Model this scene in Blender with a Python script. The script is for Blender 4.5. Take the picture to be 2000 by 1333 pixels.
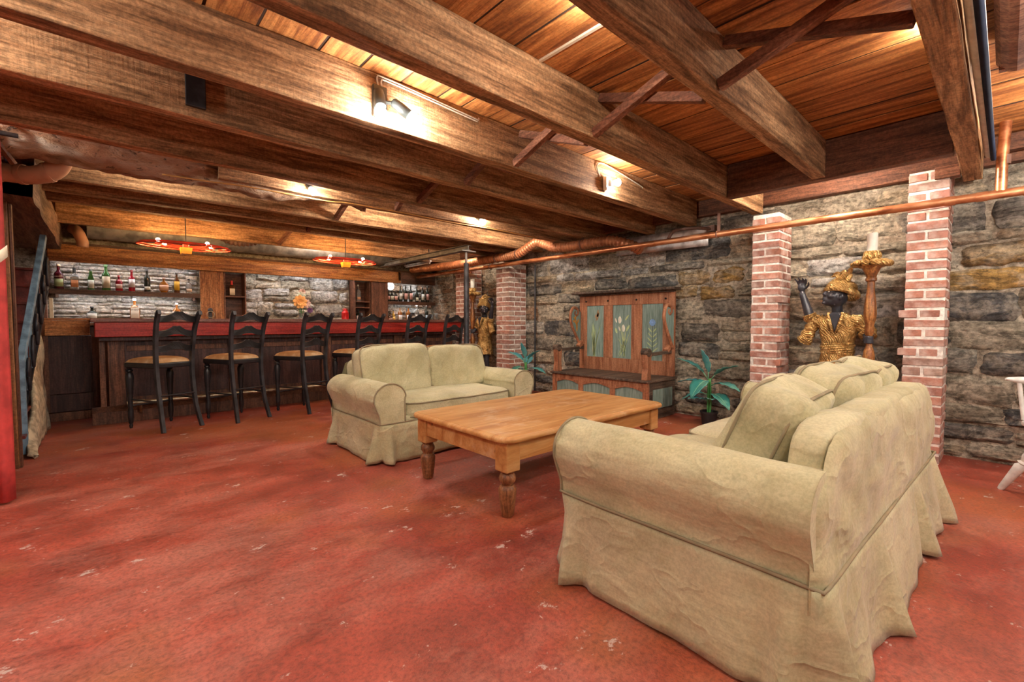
import bpy, bmesh, math, random
from mathutils import Vector, Matrix, noise as mnoise
sc = bpy.context.scene
for o in list(bpy.data.objects): bpy.data.objects.remove(o)
COL = sc.collection
R = math.radians
# ---------------------------------------------------------------- camera, world, exposure
camd = bpy.data.cameras.new('camera'); cam = bpy.data.objects.new('camera', camd); COL.objects.link(cam)
camd.sensor_width = 36.0; camd.lens = 36.0 * 878.6 / 2000.0; camd.clip_start = 0.02; camd.clip_end = 60
cam.location = (0, 0, 1.1); cam.rotation_euler = (R(90 - 2.35), 0, R(47.64 - 90))
sc.camera = cam
w = bpy.data.worlds.new('world'); sc.world = w; w.use_nodes = True
w.node_tree.nodes['Background'].inputs[0].default_value = (1.0, 0.9, 0.78, 1)
w.node_tree.nodes['Background'].inputs[1].default_value = 0.25
sc.view_settings.view_transform = 'Standard'; sc.view_settings.look = 'None'
sc.view_settings.exposure = 0.65; sc.view_settings.gamma = 1.0; sc.view_settings.use_curve_mapping = False
sc.cycles.use_denoising = True
sc.cycles.max_bounces = 6; sc.cycles.diffuse_bounces = 4; sc.cycles.glossy_bounces = 2; sc.cycles.transmission_bounces = 4
sc.cycles.use_adaptive_sampling = True; sc.cycles.adaptive_threshold = .02
sc.cycles.sample_clamp_indirect = 6.0
sc.cycles.caustics_reflective = False; sc.cycles.caustics_refractive = False
BULB = 330.0        # emission of the cool white bulbs
WARM = 330.0
GLOBE = 34.0       # emission of the globe floor lamps added behind the viewpoint
NEAR = 620.0        # emission of the unseen bulbs added behind and left of the viewpoint
HID = 560.0         # emission of the unseen bulbs added behind joists, and of the niche bulb
STRIP = 9.0         # emission of the fascia strips and the added under-shelf strips

# ---------------------------------------------------------------- mesh helpers
class MB:
    def __init__(s): s.v = []; s.f = []
    def add(s, V, F, M=None):
        k = len(s.v)
        for p in V:
            p = Vector(p)
            s.v.append(tuple(M @ p) if M is not None else tuple(p))
        for f in F: s.f.append([i + k for i in f])
        return s
    def box(s, x0, x1, y0, y1, z0, z1, M=None):
        return s.add([(x0,y0,z0),(x1,y0,z0),(x1,y1,z0),(x0,y1,z0),(x0,y0,z1),(x1,y0,z1),(x1,y1,z1),(x0,y1,z1)],
                     [(0,3,2,1),(4,5,6,7),(0,1,5,4),(1,2,6,5),(2,3,7,6),(3,0,4,7)], M)
    def bar(s, a, b, wd, th, up=(0,0,1)):
        a = Vector(a); b = Vector(b); d = (b - a); L = d.length; d.normalize()
        u = Vector(up); sx = d.cross(u).normalized(); uu = sx.cross(d).normalized()
        M = Matrix.Translation(a) @ Matrix((sx, d, uu)).transposed().to_4x4()
        return s.box(-wd/2, wd/2, 0, L, -th/2, th/2, M)
    def tube(s, pts, r, n=8, closed=False, cap=True, sx=1.0):
        P = [Vector(p) for p in pts]; m = len(P); V = []; F = []
        prev = None
        for i, p in enumerate(P):
            if closed: t = (P[(i+1) % m] - P[i-1])
            else: t = (P[min(i+1, m-1)] - P[max(i-1, 0)])
            if t.length < 1e-9: t = Vector((0,0,1))
            t.normalize()
            if prev is None:
                a = Vector((0,0,1)) if abs(t.z) < .9 else Vector((1,0,0))
                nx = t.cross(a).normalized()
            else:
                nx = prev - t * prev.dot(t)
                if nx.length < 1e-6: nx = t.orthogonal()
                nx.normalize()
            prev = nx; ny = t.cross(nx)
            rr = r[i] if isinstance(r, (list, tuple)) else r
            for j in range(n):
                an = 2*math.pi*j/n
                V.append(p + (nx*math.cos(an)*sx + ny*math.sin(an))*rr)
        for i in range(m if closed else m-1):
            for j in range(n):
                a = i*n + j; b = i*n + (j+1) % n; c = ((i+1) % m)*n + (j+1) % n; d = ((i+1) % m)*n + j
                F.append((a, b, c, d))
        if cap and not closed:
            F.append(tuple(range(n-1, -1, -1))); F.append(tuple(range((m-1)*n, m*n)))
        return s.add(V, F)
    def lathe(s, prof, n=16, M=None, cap=True):
        V = []; F = []; m = len(prof)
        for (r, z) in prof:
            for j in range(n):
                a = 2*math.pi*j/n; V.append((r*math.cos(a), r*math.sin(a), z))
        for i in range(m-1):
            for j in range(n):
                F.append((i*n+j, i*n+(j+1) % n, (i+1)*n+(j+1) % n, (i+1)*n+j))
        if cap:
            F.append(tuple(range(n-1, -1, -1))); F.append(tuple(range((m-1)*n, m*n)))
        return s.add(V, F, M)
    def prism(s, poly, t0, t1, M=None):
        # polygon in (x,z), extruded along y
        n = len(poly); V = [(p[0], t0, p[1]) for p in poly] + [(p[0], t1, p[1]) for p in poly]
        F = [tuple(range(n)), tuple(range(2*n-1, n-1, -1))]
        for i in range(n):
            j = (i+1) % n; F.append((i, i+n, j+n, j))
        return s.add(V, F, M)
    def ell(s, c, r, n=14, m=9, M=None):
        V = []; F = []
        if not isinstance(r, (list, tuple)): r = (r, r, r)
        for i in range(m+1):
            ph = math.pi*i/m
            for j in range(n):
                a = 2*math.pi*j/n
                p = Vector((r[0]*math.sin(ph)*math.cos(a), r[1]*math.sin(ph)*math.sin(a), -r[2]*math.cos(ph)))
                if M is not None: p = M @ p
                V.append(p + Vector(c))
        for i in range(m):
            for j in range(n):
                F.append((i*n+j, i*n+(j+1) % n, (i+1)*n+(j+1) % n, (i+1)*n+j))
        return s.add(V, F)
    def grid(s, fn, nu, nv, flip=False):
        V = [fn(i/nu, j/nv) for i in range(nu+1) for j in range(nv+1)]
        F = []
        for i in range(nu):
            for j in range(nv):
                q = (i*(nv+1)+j, (i+1)*(nv+1)+j, (i+1)*(nv+1)+j+1, i*(nv+1)+j+1)
                F.append(q[::-1] if flip else q)
        return s.add(V, F)
    def mesh(s, name):
        me = bpy.data.meshes.new(name); me.from_pydata(s.v, [], s.f)
        bm = bmesh.new(); bm.from_mesh(me)
        bmesh.ops.remove_doubles(bm, verts=bm.verts, dist=1e-5)
        bmesh.ops.recalc_face_normals(bm, faces=bm.faces); bm.to_mesh(me); bm.free()
        me.update(); return me
    def build(s, name, mat, parent=None, smooth=None, bevel=0, sub=0, seg=2, remesh=0, solid=0):
        me = s.mesh(name)
        if mat is not None: me.materials.append(mat)
        if smooth is not None:
            me.shade_smooth()
            if smooth < 179: me.set_sharp_from_angle(angle=R(smooth))
        o = bpy.data.objects.new(name, me); COL.objects.link(o)
        if parent is not None: o.parent = parent
        if remesh:
            md = o.modifiers.new('remesh', 'REMESH'); md.mode = 'VOXEL'; md.voxel_size = remesh; md.use_smooth_shade = True
            md = o.modifiers.new('smooth', 'SMOOTH'); md.iterations = 4; md.factor = .5
        if solid:
            md = o.modifiers.new('solid', 'SOLIDIFY'); md.thickness = solid
        if bevel:
            md = o.modifiers.new('bevel', 'BEVEL'); md.width = bevel; md.segments = seg; md.limit_method = 'ANGLE'; md.angle_limit = R(35)
        if sub:
            md = o.modifiers.new('sub', 'SUBSURF'); md.levels = sub; md.render_levels = sub
        return o

def empty(name, loc=(0,0,0), rz=0):
    o = bpy.data.objects.new(name, None); COL.objects.link(o); o.location = loc; o.rotation_euler = (0,0,rz)
    o.empty_display_size = .05
    return o
def tag(o, label, cat, group=None):
    o['label'] = label; o['category'] = cat
    if group: o['group'] = group
    return o
def struct(o, label=None):
    o['kind'] = 'structure'
    if label: o['label'] = label
    return o
def thing(name, label, cat, loc=(0,0,0), rz=0, group=None): return tag(empty(name, loc, rz), label, cat, group)
def copy_tree(root, loc, rz, label=None):
    r = root.copy(); COL.objects.link(r); r.location = loc; r.rotation_euler = (0,0,rz)
    if label: r['label'] = label
    for ch in list(root.children):
        c = ch.copy(); COL.objects.link(c); c.parent = r
        for g in list(ch.children):
            d = g.copy(); COL.objects.link(d); d.parent = c
    return r
def inst(me, name, parent, loc, rot=(0,0,0), scale=(1,1,1)):
    o = bpy.data.objects.new(name, me); COL.objects.link(o); o.parent = parent
    o.location = loc; o.rotation_euler = rot; o.scale = scale
    return o
def ns(p, sc_=1.0): return mnoise.noise(Vector(p)*sc_)
def catmull(P, n=8, closed=False):
    P = [Vector(p) for p in P]; out = []; m = len(P)
    rng = range(m) if closed else range(m-1)
    for i in rng:
        g = (lambda k: P[k % m]) if closed else (lambda k: P[max(0, min(m-1, k))])
        p0, p1, p2, p3 = g(i-1), g(i), g(i+1), g(i+2)
        for k in range(n):
            t = k/n
            out.append(.5*((2*p1) + (p2-p0)*t + (2*p0-5*p1+4*p2-p3)*t*t + (3*p1-p0-3*p2+p3)*t*t*t))
    if not closed: out.append(P[-1])
    return out

# ---------------------------------------------------------------- materials
class G:
    def __init__(s, name, rough=.6, metal=0.0, spec=.5):
        s.m = bpy.data.materials.new(name); s.m.use_nodes = True; s.nt = s.m.node_tree; s.N = s.nt.nodes; s.L = s.nt.links
        s.b = s.N['Principled BSDF']; s.b.inputs['Roughness'].default_value = rough; s.b.inputs['Metallic'].default_value = metal
        s.b.inputs['Specular IOR Level'].default_value = spec
        s.h = None
    def n(s, t, **k):
        x = s.N.new(t)
        for a, v in k.items(): setattr(x, a, v)
        return x
    def put(s, sock, val):
        if hasattr(val, 'is_linked') or hasattr(val, 'links'): s.L.new(val, sock)
        elif isinstance(val, (tuple, list)): sock.default_value = (*val, 1.0) if len(val) == 3 and len(sock.default_value) == 4 else val
        else: sock.default_value = val
    def co(s, scale=(1,1,1), rot=(0,0,0), kind='Object', loc=(0,0,0), warp=0):
        t = s.n('ShaderNodeTexCoord'); mp = s.n('ShaderNodeMapping')
        src = t.outputs[kind]
        if warp:
            nz = s.n('ShaderNodeTexNoise'); nz.inputs['Scale'].default_value = 3.0; s.L.new(src, nz.inputs['Vector'])
            mx = s.n('ShaderNodeMix', data_type='VECTOR'); 
            ad = s.n('ShaderNodeVectorMath', operation='MULTIPLY_ADD')
            s.L.new(nz.outputs['Color'], ad.inputs[0]); ad.inputs[1].default_value = (warp,)*3; s.L.new(src, ad.inputs[2])
            s.N.remove(mx); src = ad.outputs[0]
        s.L.new(src, mp.inputs['Vector']); mp.inputs['Scale'].default_value = scale; mp.inputs['Rotation'].default_value = rot
        mp.inputs['Location'].default_value = loc
        return mp.outputs[0]
    def rndco(s, vec):
        oi = s.n('ShaderNodeObjectInfo'); a = s.n('ShaderNodeVectorMath', operation='MULTIPLY_ADD')
        c = s.n('ShaderNodeCombineXYZ')
        for i in range(3): s.L.new(oi.outputs['Random'], c.inputs[i])
        s.L.new(c.outputs[0], a.inputs[0]); a.inputs[1].default_value = (37.0, 19.0, 53.0); s.L.new(vec, a.inputs[2])
        return a.outputs[0]
    def rnd(s): return s.n('ShaderNodeObjectInfo').outputs['Random']
    def noise(s, vec, scale=5, detail=4, rough=.55, dist=0):
        x = s.n('ShaderNodeTexNoise'); s.L.new(vec, x.inputs['Vector']); x.inputs['Scale'].default_value = scale
        x.inputs['Detail'].default_value = detail; x.inputs['Roughness'].default_value = rough; x.inputs['Distortion'].default_value = dist
        mr = s.n('ShaderNodeMapRange'); s.L.new(x.outputs['Fac'], mr.inputs['Value'])
        mr.inputs['From Min'].default_value = .22; mr.inputs['From Max'].default_value = .78
        return mr.outputs[0]
    def wave(s, vec, scale=5, dist=4, detail=2, dscale=1.0, axis='X'):
        x = s.n('ShaderNodeTexWave', wave_type='BANDS', bands_direction=axis); s.L.new(vec, x.inputs['Vector']); x.inputs['Scale'].default_value = scale
        x.inputs['Distortion'].default_value = dist; x.inputs['Detail'].default_value = detail; x.inputs['Detail Scale'].default_value = dscale
        return x.outputs['Fac']
    def voro(s, vec, scale=5, feat='F1', out='Distance'):
        x = s.n('ShaderNodeTexVoronoi', feature=feat); s.L.new(vec, x.inputs['Vector']); x.inputs['Scale'].default_value = scale
        return x.outputs[out]
    def ramp(s, fac, stops, interp='LINEAR'):
        x = s.n('ShaderNodeValToRGB'); x.color_ramp.interpolation = interp
        e = x.color_ramp.elements
        while len(e) < len(stops): e.new(.5)
        for k, (p, c) in enumerate(stops):
            e[k].position = p; e[k].color = (*c, 1) if not isinstance(c, (int, float)) else (c, c, c, 1)
        s.L.new(fac, x.inputs['Fac']); return x.outputs['Color']
    def mix(s, fac, a, b, mode='MIX'):
        x = s.n('ShaderNodeMix', data_type='RGBA', blend_type=mode)
        s.put(x.inputs['Factor'], fac); s.put(x.inputs['A'], a); s.put(x.inputs['B'], b)
        return x.outputs['Result']
    def math(s, op, a, b=0.0, clamp=False):
        x = s.n('ShaderNodeMath', operation=op, use_clamp=clamp); s.put(x.inputs[0], a); s.put(x.inputs[1], b); return x.outputs[0]
    def hsv(s, col, h=.5, sa=1.0, v=1.0):
        x = s.n('ShaderNodeHueSaturation'); s.put(x.inputs['Color'], col); s.put(x.inputs['Hue'], h); s.put(x.inputs['Saturation'], sa); s.put(x.inputs['Value'], v)
        return x.outputs[0]
    def col(s, c): s.put(s.b.inputs['Base Color'], c); return s
    def rough(s, r): s.put(s.b.inputs['Roughness'], r); return s
    def bump(s, h, strength=.3, dist=.01):
        x = s.n('ShaderNodeBump'); s.L.new(h, x.inputs['Height']); x.inputs['Strength'].default_value = strength; x.inputs['Distance'].default_value = dist
        if s.h is not None: s.L.new(s.h, x.inputs['Normal'])
        s.h = x.outputs[0]; s.L.new(s.h, s.b.inputs['Normal']); return s
    def mr(s, fac, a, b):      # map 0..1 -> a..b
        return s.math('MULTIPLY_ADD', fac, b - a) if False else s._mr(fac, a, b)
    def _mr(s, fac, a, b):
        x = s.n('ShaderNodeMapRange'); s.put(x.inputs['Value'], fac); x.inputs['To Min'].default_value = a; x.inputs['To Max'].default_value = b
        return x.outputs[0]

def plain(name, c, rough=.5, metal=0.0, var=.12, scale=12, bump=0.0, spec=.5):
    g = G(name, rough, metal, spec); v = g.co(); f = g.noise(v, scale, 4)
    lo = tuple(x*(1-var) for x in c); hi = tuple(min(1, x*(1+var)) for x in c)
    g.col(g.ramp(f, [(.3, lo), (.7, hi)]))
    if bump: g.bump(g.noise(v, scale*6, 3), bump, .003)
    return g.m
def wood(name, dark, mid, light, axis='x', rough=.6, grain=1.0, bump=.25, vary=.35, figure=.5, spec=.4):
    g = G(name, rough, 0, spec)
    k = {'x': (.8, 10, 10), 'y': (10, .8, 10), 'z': (10, 10, .8)}[axis]
    v = g.rndco(g.co(tuple(a*grain for a in k)))
    f1 = g.noise(v, 2.2, 5, .6, .6)
    k2 = {'x': (2.2, 30, 30), 'y': (30, 2.2, 30), 'z': (30, 30, 2.2)}[axis]
    v2 = g.rndco(g.co(tuple(a*grain for a in k2)))
    f2 = g.noise(v2, 3.5, 4, .65)
    f3 = g.noise(g.rndco(g.co()), 1.3, 3)
    f4 = g.noise(g.rndco(g.co()), 55, 4, .75)
    c = g.ramp(f1, [(.28, dark), (.5, mid), (.72, light)])
    c = g.mix(figure, c, g.ramp(f2, [(.33, .22), (.50, .8), (.66, 1.0)]), 'MULTIPLY')
    c = g.hsv(c, .5, 1.0, g.mr(g.math('ADD', g.math('MULTIPLY', g.rnd(), .5), g.math('MULTIPLY', f3, .5)), 1-vary, 1+vary))
    c = g.mix(.2+.45*figure, c, g.ramp(f4, [(.32, .35), (.52, 1.0), (.7, 1.5)]), 'MULTIPLY')
    g.col(c); g.bump(f2, bump, .006); g.bump(f4, bump*.6, .003)
    return g.m

M = {}
def flr():
    g = G('painted_concrete', .35, 0, .45); v = g.co()
    big = g.noise(v, .8, 5, .6, .4); mid = g.noise(v, 3.0, 6, .62); fine = g.noise(v, 55, 5, .75)
    c = g.ramp(big, [(.3, (.29, .046, .026)), (.5, (.37, .070, .042)), (.7, (.44, .105, .066))])
    c = g.mix(.6, c, g.ramp(mid, [(.3, .6), (.65, 1.18)]), 'MULTIPLY')
    st = g.noise(g.co((.75, 1.5, 1), (0,0,R(28)), warp=.12), 1.0, 8, .74, 0)
    c = g.mix(g.ramp(st, [(.45, 0.0), (.72, .5)]), c, (.56, .24, .175))
    ye = g.noise(g.co((1,1,1), (0,0,0), loc=(3.1, .7, 0)), .75, 3)
    c = g.mix(g.ramp(ye, [(.52, 0.0), (.70, .55)]), c, (.40, .125, .035))
    c = g.mix(.5, c, g.ramp(fine, [(.30, .30), (.5, .95), (.68, 1.35)]), 'MULTIPLY')
    chips = g.noise(g.co((1,1.3,1)), 4.5, 9, .78)
    c = g.mix(g.ramp(chips, [(.70, 0.0), (.73, .8)]), c, (.66, .54, .47))
    dots = g.voro(g.co(warp=.3), 9); c = g.mix(g.ramp(dots, [(.035, .8), (.05, 0.0)]), c, (.6, .45, .38))
    g.col(c)
    g.rough(g.mr(g.math('ADD', g.math('MULTIPLY', mid, .5), g.math('MULTIPLY', fine, .5)), .22, .66))
    g.bump(mid, .35, .025); g.bump(fine, .5, .006)
    return g.m
M['floor'] = flr()
M['joist'] = wood('rough_sawn_joist', (.19, .097, .040), (.40, .22, .102), (.58, .36, .185), 'x', .75, 1.0, .7, .22, .48)
_g = M['joist']; 
def sawn(m):
    nt = m.node_tree; b = nt.nodes['Principled BSDF']; tc = nt.nodes.new('ShaderNodeTexCoord'); mp = nt.nodes.new('ShaderNodeMapping'); mp.inputs['Scale'].default_value = (40, 2.5, 2.5)
    nt.links.new(tc.outputs['Object'], mp.inputs['Vector']); nz = nt.nodes.new('ShaderNodeTexNoise'); nz.inputs['Scale'].default_value = 2.2; nz.inputs['Detail'].default_value = 3; nt.links.new(mp.outputs[0], nz.inputs['Vector'])
    bp = nt.nodes.new('ShaderNodeBump'); bp.inputs['Strength'].default_value = .45; bp.inputs['Distance'].default_value = .006; nt.links.new(nz.outputs['Fac'], bp.inputs['Height'])
    old = b.inputs['Normal'].links[0].from_socket; nt.links.new(old, bp.inputs['Normal']); nt.links.new(bp.outputs[0], b.inputs['Normal'])
sawn(M['joist'])
M['brace'] = wood('brace_wood', (.14, .055, .03), (.22, .09, .05), (.30, .14, .08), 'y', .7, 1, .3)
M['headerw'] = wood('header_wood', (.10, .038, .018), (.18, .07, .035), (.24, .10, .052), 'y', .65, 1, .3)
M['plank'] = wood('ceiling_plank', (.22, .068, .016), (.46, .175, .046), (.66, .30, .095), 'y', .62, 1.0, .35, .34, .22)
M['girder'] = wood('hewn_girder', (.12, .065, .04), (.21, .125, .08), (.29, .18, .115), 'y', .8, .8, .5)
def logm():
    g = G('rotten_log', .85); v = g.co((.5, 3, 3), warp=.2); f = g.noise(v, 3, 6, .65, .6)
    c = g.ramp(f, [(.25, (.12, .06, .03)), (.42, (.36, .20, .11)), (.55, (.55, .35, .21)), (.72, (.66, .54, .42))])
    p = g.noise(g.co((.5, 1, 1)), 1.6, 3); c = g.mix(g.ramp(p, [(.52, 0.0), (.64, .65)]), c, (.52, .21, .10))
    cr = g.noise(g.co((2, 5, 5), warp=.3), 7, 5, .7); c = g.mix(g.ramp(cr, [(.24, .8), (.33, 0.0)]), c, (.05, .025, .015))
    g.col(c); g.bump(g.noise(g.co((1, 2.5, 2.5)), 14, 6, .7), 1.0, .03); g.bump(cr, .8, .03); return g.m
M['log'] = logm()
def brickm():
    g = G('brick_clay', .85); r = g.rnd(); v = g.rndco(g.co())
    c = g.ramp(r, [(0, (.36, .13, .08)), (.2, (.44, .19, .125)), (.45, (.40, .18, .135)), (.62, (.30, .11, .075)), (.8, (.48, .25, .19)), (.93, (.24, .12, .09)), (1, (.46, .34, .27))])
    f = g.noise(v, 18, 5, .7)
    c = g.mix(.5, c, g.ramp(f, [(.3, .45), (.65, 1.15)]), 'MULTIPLY')
    wv = g.noise(g.co((1,1,1), kind='Object'), 9, 4); c = g.mix(g.ramp(wv, [(.45, .08), (.70, .6)]), c, (.58, .46, .40))
    g.col(c); g.bump(f, .6, .006); return g.m
M['brick'] = brickm()
M['mortar'] = plain('lime_mortar', (.78, .73, .66), .9, 0, .2, 30, .6)
def wpos(g, scale=(1,1,1), warp=0.0):
    ge = g.n('ShaderNodeNewGeometry'); src = ge.outputs['Position']
    if warp:
        nz = g.n('ShaderNodeTexNoise'); nz.inputs['Scale'].default_value = 3.5; g.L.new(src, nz.inputs['Vector'])
        ad = g.n('ShaderNodeVectorMath', operation='MULTIPLY_ADD'); g.L.new(nz.outputs['Color'], ad.inputs[0]); ad.inputs[1].default_value = (warp,)*3; g.L.new(src, ad.inputs[2]); src = ad.outputs[0]
    mp = g.n('ShaderNodeMapping'); g.L.new(src, mp.inputs['Vector']); mp.inputs['Scale'].default_value = scale
    return mp.outputs[0]
def smear(g, c, amt, washc, dark=.6):
    f = g.noise(wpos(g, (1, 1, 1.5), .25), 3.4, 8, .72, .3)
    c = g.mix(g.ramp(f, [(.47, 0.0), (.60, amt)]), c, washc)
    f2 = g.noise(wpos(g, (1, 1, 2.2)), 11, 6, .75, .4); c = g.mix(g.ramp(f2, [(.30, dark), (.42, 0.0)]), c, (.045, .038, .03))
    f4 = g.noise(wpos(g), 26, 5, .7); c = g.mix(.55, c, g.ramp(f4, [(.3, .32), (.52, 1.0), (.68, 1.5)]), 'MULTIPLY')
    g.bump(f, .35, .03); g.bump(f2, .8, .022); g.bump(f4, .5, .006)
    return c
def stonem(name, stops, wash=.35, washc=(.60, .53, .41), strata=(1, .6, 5), dark=.6):
    g = G(name, .85, 0, .3); r = g.rnd(); base = g.ramp(r, stops)
    v = g.rndco(g.co(strata, warp=.15)); f = g.noise(v, 6, 7, .7, .6)
    c = g.mix(.9, base, g.ramp(f, [(.25, .35), (.5, .95), (.75, 1.6)]), 'MULTIPLY')
    g.bump(f, .7, .03)
    g.col(smear(g, c, wash, washc, dark)); return g.m
PAL = [(0, (.17, .17, .155)), (.2, (.42, .375, .28)), (.4, (.29, .255, .19)), (.6, (.52, .47, .36)), (.8, (.40, .31, .20)), (1, (.62, .56, .44))]
M['stone'] = stonem('fieldstone', PAL, .6)
M['stone_ochre'] = stonem('ochre_fieldstone', [(0, (.48, .29, .09)), (.5, (.40, .26, .10)), (1, (.36, .25, .13))], .4)
M['stone_slate'] = stonem('slate_fieldstone', [(0, (.10, .105, .11)), (.5, (.16, .155, .145)), (1, (.22, .195, .16))], .4)
M['stone_pale'] = stonem('whitewashed_stone', [(0, (.42, .40, .36)), (.3, (.34, .32, .29)), (.6, (.48, .44, .37)), (1, (.36, .31, .23))], .8, (.68, .66, .62), dark=.6)
M['stone_ledger'] = stonem('ledger_stone', [(0, (.55, .47, .38)), (.3, (.60, .54, .47)), (.55, (.47, .42, .38)), (1, (.66, .54, .42))], .6, (.80, .74, .66), dark=.12)
M['stone_brown'] = stonem('brown_rubble', [(0, (.38, .235, .14)), (.3, (.46, .31, .20)), (.55, (.31, .19, .12)), (1, (.50, .38, .27))], .4)
def mortw():
    g = G('wall_mortar', .92, 0, .3); v = g.co(warp=.1); f = g.noise(v, 5, 7, .7); c = g.ramp(f, [(.28, (.25, .205, .15)), (.5, (.40, .335, .25)), (.72, (.50, .44, .35))])
    g.col(smear(g, c, .55, (.60, .53, .41))); return g.m
M['wallmortar'] = mortw()
def fabm():
    g = G('khaki_slipcover', .88, 0, .2); v = g.co(); f = g.noise(v, 3.2, 5, .6); s1 = g.noise(v, 1.1, 3)
    c = g.ramp(f, [(.3, (.44, .40, .225)), (.7, (.56, .515, .315))])
    c = g.mix(g.ramp(s1, [(.55, 0.0), (.8, .25)]), c, (.50, .43, .32))
    g.col(c)
    fz = g.noise(v, 95, 4, .7); c2 = g.mix(.28, c, g.ramp(fz, [(.3, .55), (.55, 1.0), (.7, 1.25)]), 'MULTIPLY')
    st2 = g.noise(g.co((1.2, 1.2, 2.0)), 2.2, 5, .65); c2 = g.mix(.28, c2, g.ramp(st2, [(.3, .62), (.6, 1.08)]), 'MULTIPLY')
    g.col(c2)
    cr = g.noise(g.co((1.0, 1.0, 1.6), (.2, .4, .3), warp=.12), 2.6, 3, .5); rg = g.math('ABSOLUTE', g.math('SUBTRACT', cr, .5)); g.bump(g.ramp(rg, [(0.0, 1.0), (.05, .25), (.12, 0.0)]), .28, .014)
    wr = g.noise(g.co((1.3, 1.3, 1.0), (.3, .5, .7)), 3.0, 3, .5, .3); g.bump(wr, .30, .05)
    g.bump(g.noise(g.co((1, 1, 3.5), (.0, .6, .2)), 5.0, 3, .5), .22, .02)
    g.bump(g.noise(v, 420, 2, .5), .12, .001)
    g.b.inputs['Sheen Weight'].default_value = .15
    return g.m
M['fabric'] = fabm()
M['piping'] = plain('piping_cord', (.27, .22, .13), .9)
def pine():
    g = G('waxed_pine', .42, 0, .45); f1 = g.noise(g.co((.5, 5, 5), warp=.08), 2.4, 5, .6, .8); f2 = g.noise(g.co((1.2, 26, 26)), 3, 4, .6)
    c = g.ramp(f1, [(.2, (.40, .17, .045)), (.5, (.54, .265, .085)), (.8, (.64, .37, .145))])
    c = g.mix(.16, c, g.ramp(f2, [(.35, .45), (.6, 1.0)]), 'MULTIPLY')
    kn = g.voro(g.co((1.1, 2.6, 2.6), warp=.06), 2.2); c = g.mix(g.ramp(kn, [(.035, .85), (.09, 0.0)]), c, (.13, .045, .015))
    wt = g.noise(g.co(loc=(1, 2, 0)), 5, 5, .7); c = g.mix(g.ramp(wt, [(.60, 0.0), (.75, .35)]), c, (.66, .50, .34))
    g.col(c); g.bump(f2, .12, .002); return g.m
M['pine'] = pine()
M['pine_leg'] = wood('turned_pine', (.20, .075, .03), (.30, .125, .05), (.38, .18, .08), 'z', .45, 1, .15)
M['barwood'] = wood('bar_mahogany', (.30, .018, .012), (.43, .028, .018), (.52, .05, .03), 'x', .38, .8, .12, .15, .35)
M['bartop'] = wood('bar_top_wood', (.14, .06, .045), (.21, .095, .07), (.27, .13, .10), 'x', .3, .8, .1)
M['barpanel'] = wood('bar_dark_panel', (.045, .02, .018), (.075, .034, .03), (.12, .055, .045), 'z', .45, .8, .15)
M['barpost'] = wood('bar_post_wood', (.09, .038, .02), (.16, .066, .036), (.22, .095, .05), 'z', .5, 1, .2)
M['oak'] = wood('orange_oak', (.26, .08, .02), (.44, .17, .045), (.56, .25, .08), 'x', .5, 1.2, .3, .12, .55)
M['oakz'] = wood('orange_oak_upright', (.26, .085, .025), (.44, .175, .055), (.55, .25, .09), 'z', .5, 1.2, .3, .12, .55)
M['shelf'] = wood('shelf_wood', (.07, .03, .016), (.13, .06, .033), (.18, .085, .05), 'x', .5)
M['cabinet'] = wood('cabinet_wood', (.10, .04, .022), (.17, .07, .04), (.23, .10, .058), 'x', .5)
M['settle'] = wood('settle_wood', (.24, .085, .038), (.38, .155, .075), (.46, .21, .11), 'z', .6, 1, .25, .15, .25)
M['settle_dark'] = wood('settle_dark_wood', (.055, .035, .025), (.10, .065, .045), (.17, .115, .08), 'y', .6, 1, .35)
def panelm():
    g = G('sage_painted_panel', .7); f = g.noise(g.co((20, 20, 1.2)), 4, 4, .6); c = g.ramp(f, [(.3, (.13, .20, .17)), (.55, (.20, .29, .255)), (.75, (.27, .36, .32))])
    g.col(c); g.bump(f, .25, .003); return g.m
M['sage'] = panelm()
M['black'] = plain('black_paint', (.014, .014, .016), .32, 0, .5, 9, .1)
M['blackrub'] = plain('rubbed_black_paint', (.028, .028, .032), .42, 0, .5, 9, .1)
def suede():
    g = G('tan_suede', .85, 0, .2); f = g.noise(g.co(), 5, 4, .6); g.col(g.ramp(f, [(.3, (.36, .19, .075)), (.55, (.50, .31, .15)), (.72, (.62, .45, .27))])); return g.m
M['suede'] = suede()
M['brass'] = plain('dull_brass', (.42, .36, .24), .38, .9, .3, 14)
def copperm():
    g = G('copper_pipe', .38, .85); f = g.noise(g.co((3, 1, 3)), 5, 5, .6); g.col(g.ramp(f, [(.25, (.33, .12, .055)), (.5, (.62, .26, .12)), (.75, (.74, .38, .20))])); g.rough(g.mr(f, .25, .55)); return g.m
M['copper'] = copperm()
def ductm():
    g = G('copper_paint_duct', .45, .35); f = g.noise(g.co(), 8, 4); g.col(g.ramp(f, [(.3, (.32, .115, .05)), (.7, (.55, .23, .105))])); return g.m
M['duct'] = ductm()
M['darkduct'] = plain('dusty_brown_duct', (.16, .085, .06), .6, .2, .3)
M['steel'] = plain('dark_steel', (.06, .062, .07), .45, .7, .35, 10, .2)
M['greysteel'] = plain('grey_painted_steel', (.16, .155, .15), .5, .3, .35, 9, .2)
def goldm():
    g = G('antique_gold', .40, .6); f = g.noise(g.co(), 16, 5, .65); g.col(g.ramp(f, [(.15, (.16, .08, .022)), (.5, (.52, .31, .10)), (.85, (.82, .58, .25))]))
    g.bump(g.wave(g.co((1, 1, 1), (.5, .6, .2), warp=.35), 16, 7, 3, 2), .55, .02); g.bump(f, .3, .006); return g.m
M['gold'] = goldm()
M['goldpole'] = wood('gilded_wood', (.17, .06, .02), (.31, .12, .035), (.45, .22, .07), 'z', .35, 1.2, .15)
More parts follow.
